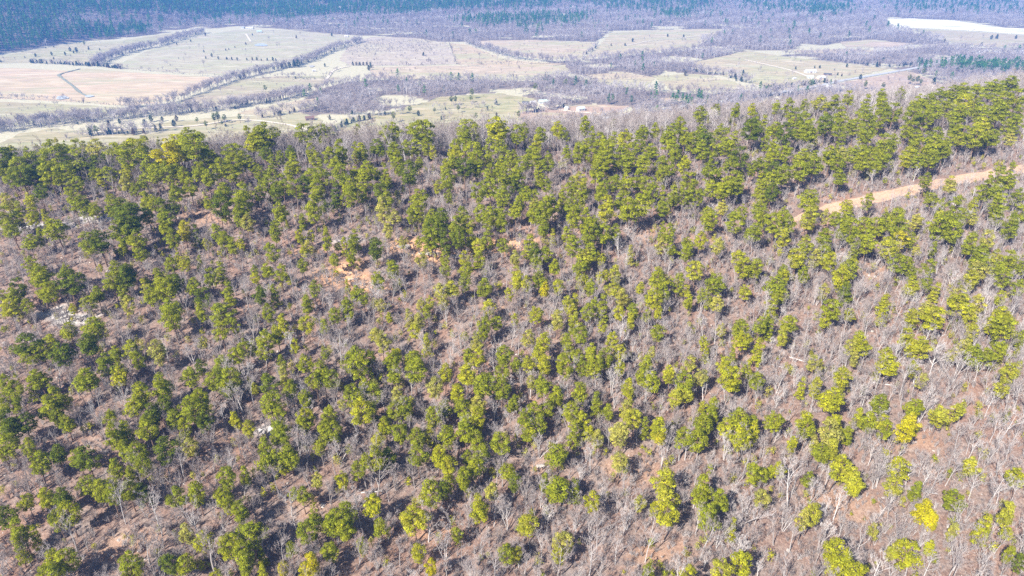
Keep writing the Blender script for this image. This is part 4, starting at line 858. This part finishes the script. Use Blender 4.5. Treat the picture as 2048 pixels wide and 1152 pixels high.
# ---------------------------------------------------------------- undergrowth, young pines and stones on the slope
def slope_points(n, cond=None):
    o = []
    while len(o) < n:
        x, y = RNG.uniform(-330, 440), RNG.uniform(78, 400)
        if y > crest_y(x) + 30: continue
        px, py, d = project(x, y, float(H(x, y)))
        if -60 < px < 2110 and py < 1240: o.append((x, y))
    o = np.array(o); o = o[~on_road(o[:, 0], o[:, 1], 3.4)]
    return np.column_stack([o, H(o[:, 0], o[:, 1])])
q = slope_points(46000)
q = q[RNG.random(len(q)) < .72 + .5 * waves(q[:, 0], q[:, 1], 28, 19) + .3 * waves(q[:, 0], q[:, 1], 9, 31)]
scatter('undergrowth', C_SHRUB, q, RNG.uniform(.4, 1.2, len(q)), RNG.uniform(.4, 3.2, len(q)), 'low leafless brush and saplings covering the hillside floor', tilt=.15)
q = slope_points(3000)
scatter('young_pine_undergrowth', C_YOUNG, q, RNG.uniform(.5, 1.3, len(q)), RNG.choice([1, 2, 2.6, 3, 3], len(q)), 'pale young pines and green sprigs dotted through the brush', tilt=.08)
q = slope_points(4200)
so = np.maximum(blobs(q[:, 0], q[:, 1], SOIL, 5), blobs(q[:, 0], q[:, 1], ROCKY, 11))
sc = RNG.gamma(2.0, .17, len(q)) * (1 + .8 * so) + .12
scatter('stone_rubble', C_STONE, q, np.minimum(sc, 1.5), RNG.uniform(0, 4, len(q)), 'loose pale sandstone scattered over the leaf litter', tilt=.3)

# outcrops, ledges and fallen trunks
LEDGES = [(805, 494, 5.5, 'pale rock ledge above the clay cut left of the dark pine clump'), (852, 508, 6.5, 'broad sandstone ledge under the dark pine clump at mid slope'), (905, 514, 4.5, 'low sandstone shelf right of the broad ledge at mid slope'), (58, 458, 6.0, 'white rock slab beneath the pines, far left of the upper slope'), (120, 455, 4.5, 'white rock slab beside the lone spreading pine, upper left slope'), (200, 440, 5.0, 'long pale slab high on the left slope'), (155, 640, 3.5, 'grey boulder among brush at left of the middle slope'), (690, 580, 3.2, 'tan boulder in the bare patch at the middle slope'), (285, 795, 2.2, 'small pale boulder by the pines on the lower left slope'), (1085, 935, 2.6, 'tan boulder between bare trees near the bottom centre'), (800, 1012, 1.8, 'pale boulder below the bright pine near the bottom'), (95, 930, 2.0, 'white boulder beside pines at the lower left edge')]
for i, (px, py, w, lab) in enumerate(LEDGES):
    x, y, z, d = hit(px, py)
    root = link('rock_outcrop', None, None, (x, y, z), (0, 0, RNG.uniform(-.4, .4)))
    for k in range(3 if w > 3 else 2):
        link('slab' if w > 3 else 'rock', stone_mesh(900 + i * 5 + k, .32 if w > 3 else .6), root, ((k - 1) * w * .28, RNG.uniform(-.5, .5), .1 + .12 * k), (RNG.normal(0, .08), RNG.normal(0, .08), RNG.uniform(0, 6)), (w * RNG.uniform(.6, .9), w * RNG.uniform(.35, .55), w * RNG.uniform(.3, .45)))
    tag(root, lab, 'rock', 'rock outcrops on the slope')
LOGS = [(1560, 735, -.5, 7, 'long fallen trunk in the brush pile on the right slope'), (1600, 722, -.6, 6, 'fallen trunk at the right end of the brush pile'), (100, 950, .9, 6, 'leaning dead trunk below the pines at lower left'), (985, 952, 1.2, 4, 'white broken snag beside the dark pines near bottom centre'), (745, 985, .1, 5, 'pale fallen log among stones near the lower centre'), (1850, 985, -.3, 5, 'pale fallen log on the lower right slope'), (1110, 990, .5, 4, 'grey fallen log under the twin pines, bottom centre'), (700, 560, .2, 6, 'fallen grey trunk across the bare patch at mid slope'), (1770, 770, -.3, 6, 'fallen branch on open ground at right')]
for i, (px, py, rz, L, lab) in enumerate(LOGS):
    x, y, z, d = hit(px, py)
    root = link('fallen_log', None, None, (x, y, z + .16), (0, 0, rz))
    s = Soup(); s.tube([(-L / 2, 0, 0), (-L / 6, .08, .05), (L / 5, -.06, .1), (L / 2, .1, .16)], [.17, .15, .12, .05], 7)
    o = link('log_trunk', s.mesh('log', [M_BARK]), root); o['tint'] = 3.6
    s = Soup()
    for k in range(4):
        a = np.array([L * (.05 + .1 * k), 0, .12]); s.tube([a, a + np.array([.7, (-1) ** k * .8, .5])], [.05, .015], 4)
    o = link('broken_branches', s.mesh('log_branches', [M_BARK]), root); o['tint'] = 3.0
    tag(root, lab, 'fallen log', 'fallen trunks on the slope')

# ---------------------------------------------------------------- woods of the valley and the far hills
X, Y = jgrid(-2100, 2000, 560, 1500, 7.6)
X2, Y2 = jgrid(-2700, 2600, 1500, 3150, 9.2)
big = np.concatenate([np.zeros(X.size), np.ones(X2.size)])
X = np.concatenate([X, X2]); Y = np.concatenate([Y, Y2])
Z = H(X, Y); PX, PY, D = project(X, Y, Z)
fr = (PX > -90) & (PX < 2140) & (PY > -70) & (PY < 330)
X, Y, Z, PX, PY, D, big = [a[fr] for a in (X, Y, Z, PX, PY, D, big)]
isw = np.zeros(X.size, bool); pine_p = np.zeros(X.size)
JX, JY = PX + 3.0 * waves(X, Y, 60, 1), PY + 1.0 * waves(X, Y, 45, 8)
for w in WOODS: isw |= inside(JX, JY, w)
far = inside(JX, JY, FAR_WOODS)
for poly, s in PINEY:
    k = far & inside(JX + 45 * waves(X, Y, 90, 3) + RNG.normal(0, 12, X.size), JY + 9 * waves(X, Y, 70, 14) + RNG.normal(0, 3, X.size), poly); pine_p[k] = np.maximum(pine_p[k], s)
pine_p[far] = np.clip(np.maximum(pine_p[far], .02) * (1 + .45 * waves(X[far], Y[far], 80, 20)), 0, 1)
pine_p[isw] = .012
for poly, s in PINEY_V:
    k = isw & inside(JX, JY, poly); pine_p[k] = s
for f in FIELDS: 
    k = inside(PX, PY, f[4]); isw[k & ~far] &= False; far[k & (D < 2600)] = False
isw |= (Z > 3) & (Y < 900) & (Y > crest_y(X) + 110)
dens = np.where(far, .93 + .25 * waves(X, Y, 65, 7), .86 + .3 * waves(X, Y, 50, 4))
openings = waves(X, Y, 150, 22) + .6 * waves(X, Y, 62, 27)
use = (isw | far) & (RNG.random(X.size) < dens) & ((openings < .42) | (Z > 2) | (RNG.random(X.size) < .12))
for nm, w, mt, pts in VROADS:
    for q in dense([flat(*q) for q in pts], 10): use &= np.hypot(X - q[0], Y - q[1]) > w * .5 + 2.5
ispine = use & (RNG.random(X.size) < pine_p)
isbare = use & ~ispine
PV, SV, TV = [np.stack([X, Y, Z - .1], 1)[ispine]], [RNG.uniform(1.0, 1.6, ispine.sum()) * (1 + .2 * big[ispine])], [RNG.choice([0, 0, .5, 1.0], ispine.sum())]
BV, BS, BT = [np.stack([X, Y, Z - .1], 1)[isbare]], [RNG.uniform(.85, 1.75, isbare.sum()) * (1 + .15 * big[isbare]) * (1 + .3 * waves(X[isbare], Y[isbare], 75, 13))], [np.clip(2.2 + 1.3 * waves(X[isbare], Y[isbare], 130, 16) + RNG.uniform(-.7, .7, isbare.sum()), .3, 3.9)]
CV, CS, CT = [], [], []
for pts, hw, sp, ced in BANDS:
    ln = dense([flat(*q) for q in pts], 2.0)
    L = np.sum(np.linalg.norm(np.diff(ln, axis=0), axis=1)); n = int(L * max(2 * hw, 4) / (sp * sp) * 1.1)
    k = RNG.integers(0, len(ln), n)
    off = RNG.normal(0, hw * .5, (n, 2)); q = ln[k] + np.clip(off, -hw, hw)
    isC = RNG.random(n) < ced
    z = np.zeros(n)
    a = np.column_stack([q, z])
    BV.append(a[~isC]); BS.append(RNG.uniform(.8, 1.9, (~isC).sum()) * (1.0 if hw > 6 else .7)); BT.append(RNG.uniform(1.2, 3.4, (~isC).sum()))
    CV.append(a[isC]); CS.append(RNG.uniform(.6, 1.5, isC.sum())); CT.append(RNG.choice([0, 1, 2, 4], isC.sum()))
scatter('far_pine_forest', C_FPINE, np.concatenate(PV), np.concatenate(SV), np.concatenate(TV), 'blue-green pine forest on the hills beyond the valley')
BVc, BSc, BTc = np.concatenate(BV), np.concatenate(BS), np.concatenate(BT)
fm = BVc[:, 1] > 1500
scatter('far_bare_woods', C_FBARE, BVc[fm], BSc[fm], BTc[fm], 'hazy lavender-grey leafless woods on the far side of the valley')
scatter('valley_woods', C_FBARE, BVc[~fm], BSc[~fm], BTc[~fm], 'grey leafless woods and tree rows along the creeks and fields of the valley floor')
C_CEDAR = proto_collection('proto_h_cedar', [joined('cedar_whole', c, [M_PINEBARK, M_CEDAR]) for c in CEDARS])
scatter('cedar_undergrowth', C_CEDAR, np.concatenate(CV), np.concatenate(CS), np.concatenate(CT), 'dark cedars mixed into the valley fence rows and creek banks')
# weeds and brush on the brown mound field
q = [flat(RNG.uniform(695, 865), RNG.uniform(80, 104)) for _ in range(500)]
q = np.array([(x, y, .2) for x, y in q])
scatter('brush_undergrowth', C_SHRUB, q, RNG.uniform(.8, 1.8, len(q)), RNG.uniform(.2, 1.2, len(q)), 'purplish brush covering the low mound in the valley field')

# low brush dotted over the pastures and along the fence lines
q = []
for f in FIELDS[1:17]:
    xs, ys = [p_[0] for p_ in f[4]], [p_[1] for p_ in f[4]]
    for _ in range(110 if f[3] == 'b' else 190):
        a, b = RNG.uniform(min(xs), max(xs)), RNG.uniform(min(ys), max(ys))
        if inside(np.array([a]), np.array([b]), f[4])[0]: q.append(flat(a, b))
for pts in ([(205, 134), (300, 143), (455, 157)], [(690, 132), (800, 131), (912, 129), (1100, 128)], [(899, 87), (906, 108), (913, 128)], [(140, 205), (190, 208), (262, 213)], [(595, 162), (640, 158), (680, 140)]):
    ln = dense([flat(*p_) for p_ in pts], 3.0)
    for p_ in ln:
        if RNG.random() < .7: q.append((p_[0] + RNG.normal(0, .7), p_[1] + RNG.normal(0, .7)))
q = np.array([(x, y, .3) for x, y in q])
k = RNG.random(len(q)) < .35
scatter('field_thicket_undergrowth', C_FBARE, q[k], RNG.gamma(3, .14, k.sum()) + .2, RNG.uniform(.3, 2.5, k.sum()), 'small leafless trees and thickets scattered over the valley pastures')
q = q[~k]
scatter('field_undergrowth', C_SHRUB, q, RNG.gamma(2.2, .4, len(q)) + .5, RNG.uniform(.0, 1.8, len(q)), 'small dark bushes dotted over valley pastures and fence lines')
# ---------------------------------------------------------------- single trees standing in the valley fields
VT = [  # kind, where, [(x, y, scale)]  (cedar c, pine p, bare b)
 ('c', 'in the upper left valley pasture', [(72, 114, 1.1), (50, 116, .6), (104, 111, 1.1), (108, 119, .7), (131, 111, 1.1), (141, 103, 1.3), (148, 107, .9), (154, 105, 1.6), (178, 100, 1.1), (92, 97, .5), (108, 95, .6), (200, 101, .7)]),
 ('p', 'in the upper left valley pasture', [(170, 93, 1.0)]), ('b', 'in the upper left valley pasture', [(203, 93, .9), (168, 111, .9)]),
 ('c', 'in the broad brown pasture', [(411, 72, 1.2), (505, 71, .8), (593, 77, 1.2), (664, 73, 1.3), (424, 114, 1.1), (412, 118, .8), (408, 105, .8), (452, 102, .7), (458, 100, .6), (492, 90, .9), (470, 96, .6), (593, 114, .5), (382, 84, .8), (354, 90, .8)]),
 ('b', 'in the broad brown pasture', [(428, 110, .9), (555, 96, 1.1), (560, 98, .9), (538, 82, 1.1), (548, 72, 1.1), (610, 90, 1.1), (340, 99, .9), (370, 126, .9), (398, 98, 1.0), (493, 105, .8), (330, 128, .6), (414, 149, .9)]),
 ('c', 'in the fence row across the brown pasture', [(437, 119, .9), (454, 120, .9), (464, 120, .9), (475, 121, .9), (494, 121, .8), (505, 121, 1.0), (514, 121, 1.0), (523, 122, .6), (535, 122, .9), (546, 122, 1.1), (552, 122, .8), (568, 124, .6)]),
 ('c', 'in the hedge by the hay field corner', [(548, 140, 1.1), (556, 138, 1.1), (564, 137, 1.5), (572, 136, 1.4), (580, 136, 1.5), (589, 135, 2.0), (597, 135, 2.1), (650, 134, 1.0)]),
 ('p', 'in the field above the creek', [(532, 186, .95)]), ('b', 'in the field above the creek', [(494, 170, 1.3), (505, 166, .9), (537, 165, .8), (624, 168, 1.2), (640, 148, .9)]),
 ('p', 'in the green pasture below the creek', [(395, 249, .75), (414, 260, .9), (430, 248, 1.1), (438, 246, 1.15), (450, 247, .95), (481, 246, .95), (445, 253, .6), (196, 272, 1.0), (182, 272, .85)]),
 ('c', 'in the green pasture below the creek', [(291, 255, 1.5), (349, 254, 1.4), (220, 258, 1.6), (303, 244, 1.4), (354, 243, 1.2), (342, 222, 1.5), (240, 248, 1.0), (325, 243, 1.0), (452, 254, .6)]),
 ('b', 'in the green pasture below the creek', [(497, 252, 1.2), (262, 258, .9), (120, 268, 1.1), (150, 268, 1.1)]),
 ('p', 'in the farm pasture at valley centre', [(788, 246, 1.1), (903, 211, 1.0), (911, 211, 1.05), (917, 226, .85), (869, 228, .7), (820, 229, .95), (942, 206, .9), (952, 243, .9), (1037, 240, .95)]),
 ('c', 'in the farm pasture at valley centre', [(992, 210, 1.3), (883, 240, .8), (837, 232, 1.1), (921, 243, .6), (975, 221, .8), (993, 233, .8), (660, 240, 1.0)]),
 ('b', 'in the farm pasture at valley centre', [(847, 243, .8), (885, 236, 1.0), (900, 238, 1.1), (965, 246, 1.2), (1080, 238, 1.0), (680, 268, 1.0)]),
 ('p', 'beside the central creek woods', [(1070, 186, 1.2), (1131, 176, 1.1), (944, 198, 1.2), (1298, 226, .9), (1182, 176, .8)]),
 ('b', 'in the pale fields at valley centre', [(1059, 92, 1.1), (994, 121, 1.6), (1016, 124, 1.1), (1218, 160, 1.4), (1264, 164, 1.0), (1346, 103, 1.5), (1394, 170, .9), (1422, 162, .9), (1233, 168, .8)]),
 ('c', 'in the pale fields at valley centre', [(1265, 84, 1.3), (1250, 92, 1.0), (1335, 74, 1.1), (1367, 75, 1.1), (847, 112, 1.2), (738, 141, 1.4), (742, 136, 1.0), (1370, 152, 1.4), (1486, 152, 1.2), (1222, 92, .9), (1350, 104, .6)]),
 ('c', 'in the short hedge left of valley centre', [(706, 131, 1.0), (713, 131, 1.0), (720, 131, 1.0), (727, 131, 1.0), (734, 131, 1.0), (741, 131, 1.0)]),
 ('p', 'near the right-hand farm and road', [(1618, 180, 1.2), (1729, 179, 1.1), (1765, 181, 1.0), (1816, 169, 1.2), (1824, 171, 1.1), (1832, 171, 1.2), (1840, 172, .9), (1845, 152, 1.0)]),
 ('c', 'near the right-hand farm and road', [(1866, 169, 1.7), (1720, 159, 1.3), (1675, 151, .8), (1683, 153, .8), (1591, 139, .9), (1629, 137, .8), (1639, 137, .9), (1753, 134, 1.4), (1766, 124, 1.4), (1693, 135, 1.1), (1486, 147, 1.0)]),
 ('b', 'near the right-hand farm and road', [(1583, 122, 1.1), (1575, 160, 1.2), (1583, 156, 1.1), (1650, 166, 1.2), (1668, 164, 1.2), (1640, 164, 1.0), (1528, 123, 1.0), (1520, 145, 1.2), (1724, 146, 1.0), (1476, 136, 1.0)]),
 ('c', 'in the far right straw pasture', [(1982, 79, 1.5), (1993, 78, 1.7), (2031, 78, 1.3), (1888, 86, 1.4), (1962, 92, 1.2), (1896, 111, 1.4)]),
 ('b', 'in the far right straw pasture', [(1943, 74, 1.5), (1920, 82, 1.2), (1965, 76, 1.0), (1930, 88, 1.0)]),
]
KIND = {'c': ('cedar_tree', 'cedar', 'dark rounded cedar', 'single cedars in the valley'), 'p': ('pine_tree', 'pine tree', 'blue-green pine', 'single pines in the valley'), 'b': ('bare_tree', 'bare tree', 'grey leafless tree', 'single leafless trees in the valley')}
for kd, where, lst in VT:
    nm, cat, word, grp = KIND[kd]
    for k, (px, py, s) in enumerate(sorted(lst)):
        x, y = flat(px, py)
        lab = '%s %s from the left %s' % (ordinal(k), word, where) if len(lst) > 1 else 'lone %s %s' % (word, where)
        ms = {'c': CEDARS, 'p': PINES, 'b': BARES}[kd]
        v = int(RNG.integers(0, len(ms))) if kd != 'p' else int(RNG.choice([0, 2, 4, 7]))
        t = {'c': RNG.choice([0, 0, 1, 2, 3.4]), 'p': RNG.choice([0, .3, .6]), 'b': RNG.uniform(1.5, 3)}[kd]
        sx = s * (1.15 if kd != 'p' else 1.05)
        tree_thing(nm, ms[v], (x, y, -.05), (sx * 1.05, sx * 1.05, sx), RNG.uniform(0, 6.28), t, lab, cat, grp)

# ---------------------------------------------------------------- farm buildings
M_WALLS = {'white': plain('white_siding', (.52, .51, .48)), 'tan': plain('tan_siding', (.55, .46, .36)), 'brown': plain('weathered_boards', (.20, .12, .085)), 'grey': plain('grey_siding', (.42, .42, .42)), 'blue': plain('blue_siding', (.40, .52, .62))}
M_ROOFS = {'white': plain('white_metal_roof', (.55, .55, .55), .5, .4, .12), 'grey': plain('grey_metal_roof', (.38, .40, .42), .5, .5), 'dark': plain('dark_shingles', (.08, .08, .085)), 'green': plain('pale_green_roof', (.42, .52, .46), .5, .4), 'brown': plain('rusty_roof', (.17, .10, .075)), 'blue': plain('pale_blue_roof', (.52, .64, .76), .45, .5)}
M_GLASS = plain('window_glass', (.04, .05, .07), .1, .6, .1); M_DOOR = plain('door_paint', (.25, .2, .17))
def boxmesh(name, x0, x1, y0, y1, z0, z1, mat):
    V = [(x, y, z) for z in (z0, z1) for y in (y0, y1) for x in (x0, x1)]
    return build_mesh(name, V, [(0, 2, 3, 1), (4, 5, 7, 6), (0, 1, 5, 4), (2, 6, 7, 3), (0, 4, 6, 2), (1, 3, 7, 5)], [mat])
def house(px, py, w, dp, h, wall, roof, rz, lab, name='farm_house', cat='house', open_front=False, chimney=False):
    x, y = flat(px, py)
    root = link(name, None, None, (x, y, .05), (0, 0, rz))
    w, dp, h = w * .85, dp * .85, h * .9
    a, b, rh = w / 2, dp / 2, dp * .28
    V = [(-a, -b, 0), (a, -b, 0), (a, b, 0), (-a, b, 0), (-a, -b, h), (a, -b, h), (a, b, h), (-a, b, h), (-a, 0, h + rh), (a, 0, h + rh)]
    wl = link('wall', build_mesh('wall', V, [(0, 1, 5, 4), (2, 3, 7, 6), (1, 2, 6, 9, 5), (3, 0, 4, 8, 7)], [M_WALLS[wall]]), root)
    e, t = .45, .18; k = rh / b
    V = []
    for xx in (-a - e, a + e):
        V += [(xx, -b - e, h - k * e), (xx, 0, h + rh), (xx, b + e, h - k * e), (xx, b + e, h - k * e + t), (xx, 0, h + rh + t), (xx, -b - e, h - k * e + t)]
    rf = link('roof', build_mesh('roof', V, [(0, 1, 7, 6), (1, 2, 8, 7), (2, 3, 9, 8), (3, 4, 10, 9), (4, 5, 11, 10), (5, 0, 6, 11), (0, 5, 4, 1), (1, 4, 3, 2), (6, 7, 10, 11), (7, 8, 9, 10)], [M_ROOFS[roof]]), root, (0, 0, .02))
    if chimney: link('chimney', boxmesh('chimney', a * .4, a * .4 + .7, .3, 1.0, h, h + rh + 1.0, M_WALLS['brown']), rf)
    dw = 3.2 if name != 'farm_house' else 1.0
    link('door', boxmesh('door', -dw / 2, dw / 2, -b - .06, -b + .05, 0, min(h - .3, 3.2 if dw > 2 else 2.1), M_DOOR), root)
    n = max(2, int(w / 4.5))
    for i in range(n):
        cx = -a + w * (i + .5) / n
        if abs(cx) < dw / 2 + .7: continue
        link('window', boxmesh('window', cx - .6, cx + .6, -b - .05, -b + .04, h * .35, h * .35 + 1.1, M_GLASS), root)
    return tag(root, lab, cat, 'farm buildings in the valley')
house(500, 58, 19, 9, 3.2, 'white', 'white', .1, 'long white farmhouse among pines at the far upper left field', chimney=True)
house(486, 57, 9, 7, 3, 'white', 'grey', -.2, 'small white house just left of the long white farmhouse')
house(519, 65, 13, 8, 3, 'grey', 'green', .15, 'pale green roofed shed right of the long white farmhouse', 'shed', 'shed')
house(693, 74, 9, 7, 3, 'white', 'white', 0, 'small white shed near the pylon beyond the brown pasture', 'shed', 'shed')
house(628, 143, 6, 4, 2.6, 'white', 'white', .3, 'tiny white shed by the pond and bend in the track', 'shed', 'shed')
house(620, 240, 12, 8, 3.2, 'brown', 'brown', .35, 'weathered brown barn beside the near green pasture', 'barn', 'barn')
house(593, 257, 4.5, 2.2, 1.9, 'white', 'white', .4, 'small white trailer on the farm track', 'trailer', 'trailer')
house(1051, 209, 9, 7, 3, 'grey', 'dark', -.3, 'small dark roofed house at the central farm')
house(1065, 208, 8, 6, 3, 'white', 'white', .3, 'white shed next to the dark roofed central farmhouse', 'shed', 'shed')
house(1088, 207, 17, 9, 3.4, 'grey', 'green', .1, 'wide pale green roofed barn behind trees at the central farm', 'barn', 'barn')
house(1074, 224, 8, 5, 2.6, 'tan', 'brown', .1, 'low brown shed by the central dirt lane', 'shed', 'shed')
house(1161, 222, 11, 8, 4.2, 'white', 'blue', .5, 'tall white house with pale blue roof at valley edge')
house(1620, 146, 21, 10, 4, 'white', 'white', .1, 'large white roofed barn at the right-hand farm', 'barn', 'barn')
house(1620, 157, 10, 8, 3.2, 'white', 'blue', -.1, 'pale blue roofed house below the large white barn')
house(1641, 158, 15, 9, 3.2, 'tan', 'white', .2, 'tan house with white roof at the right-hand farm')
house(1655, 151, 14, 5, 2.8, 'brown', 'dark', -.2, 'dark open shed beside the right-hand farmhouse', 'shed', 'shed')
house(1588, 159, 6, 4, 2.5, 'white', 'white', .2, 'tiny white shed left of the right-hand farm', 'shed', 'shed')
house(1658, 176, 9, 7, 3, 'white', 'white', -.3, 'white house below the road at the right-hand farm')
house(1838, 178, 15, 6, 2.6, 'blue', 'blue', -.1, 'long pale blue roof by the pine group near the road', 'shed', 'shed')
house(1956, 107, 10, 7, 3, 'white', 'white', .1, 'leftmost white house in the far right hamlet')
house(1969, 106, 13, 9, 4.5, 'white', 'white', .5, 'tall white gabled house in the far right hamlet')
house(1991, 107, 14, 8, 3, 'tan', 'white', 0, 'wide white roofed house in the far right hamlet')
house(2041, 107, 20, 10, 4, 'white', 'white', .05, 'long white barn at the right edge of the hamlet', 'barn', 'barn')
house(1900, 120, 10, 6, 2.8, 'white', 'white', .2, 'white shed beside bare earth left of the hamlet', 'shed', 'shed')
house(1839, 107, 6, 5, 3, 'white', 'white', 0, 'small white cabin alone in the right-hand woods')
# white round tank
x, y = flat(1133, 220)
root = link('storage_tank', None, None, (x, y, 0))
s = Soup(); s.tube([(0, 0, 0), (0, 0, 3.6)], [3.2, 3.2], 20); link('tank_wall', s.mesh('tank', [M_WALLS['white']]), root)
s = Soup(); s.tube([(0, 0, 3.6), (0, 0, 4.4), (0, 0, 5.0)], [3.35, 2.2, .2], 20); link('tank_roof', s.mesh('tank_roof', [M_ROOFS['white']]), root)
tag(root, 'round white storage tank left of the blue roofed house', 'tank')
# pylon
M_STEEL = plain('galvanised_steel', (.30, .31, .33), .5, .5, .1)
x, y = flat(695, 66)
root = link('transmission_tower', None, None, (x, y, 0), (0, 0, .3))
s = Soup()
for sx in (-1, 1):
    for sy in (-1, 1): s.tube([(sx * 3, sy * 3, 0), (sx * 1.0, sy * 1.0, 18), (sx * .5, sy * .5, 31)], [.3, .25, .2], 4)
for z0, z1, r0, r1 in ((0, 6, 3, 2.33), (6, 12, 2.33, 1.67), (12, 18, 1.67, 1.0), (18, 25, 1.0, .73), (25, 31, .73, .5)):
    for a, b in (((-1, -1), (1, -1)), ((1, -1), (1, 1)), ((1, 1), (-1, 1)), ((-1, 1), (-1, -1))):
        s.tube([(a[0] * r0, a[1] * r0, z0), (b[0] * r1, b[1] * r1, z1)], [.12, .12], 3); s.tube([(b[0] * r0, b[1] * r0, z0), (a[0] * r1, a[1] * r1, z1)], [.12, .12], 3)
link('lattice_mast', s.mesh('mast', [M_STEEL]), root)
for z in (22, 26, 30):
    s = Soup(); s.tube([(-4.5, 0, z), (0, 0, z + .6), (4.5, 0, z)], [.12, .3, .12], 4); link('cross_arm', s.mesh('arm', [M_STEEL]), root)
tag(root, 'pale steel lattice pylon rising from the far woods', 'pylon')

# ---------------------------------------------------------------- the air
m, nt, out = new_mat('haze_air')
vol = nd(nt, 'ShaderNodeVolumePrincipled')
vol.inputs['Color'].default_value = (.12, .35, .95, 1)
vol.inputs['Density'].default_value = .00024
vol.inputs['Anisotropy'].default_value = 0.0
nt.links.new(vol.outputs[0], out.inputs['Volume'])
zt = max(CAMZ, float(GZ.max())) + 22
haze = link('haze', boxmesh('haze', -12500, 12500, -3500, 16500, -1.5, zt, m))
stuff(haze, 'thin blue haze lying over the valley')
print('TREES', len(PL), len(bt), sum(map(len, BV)), ispine.sum())
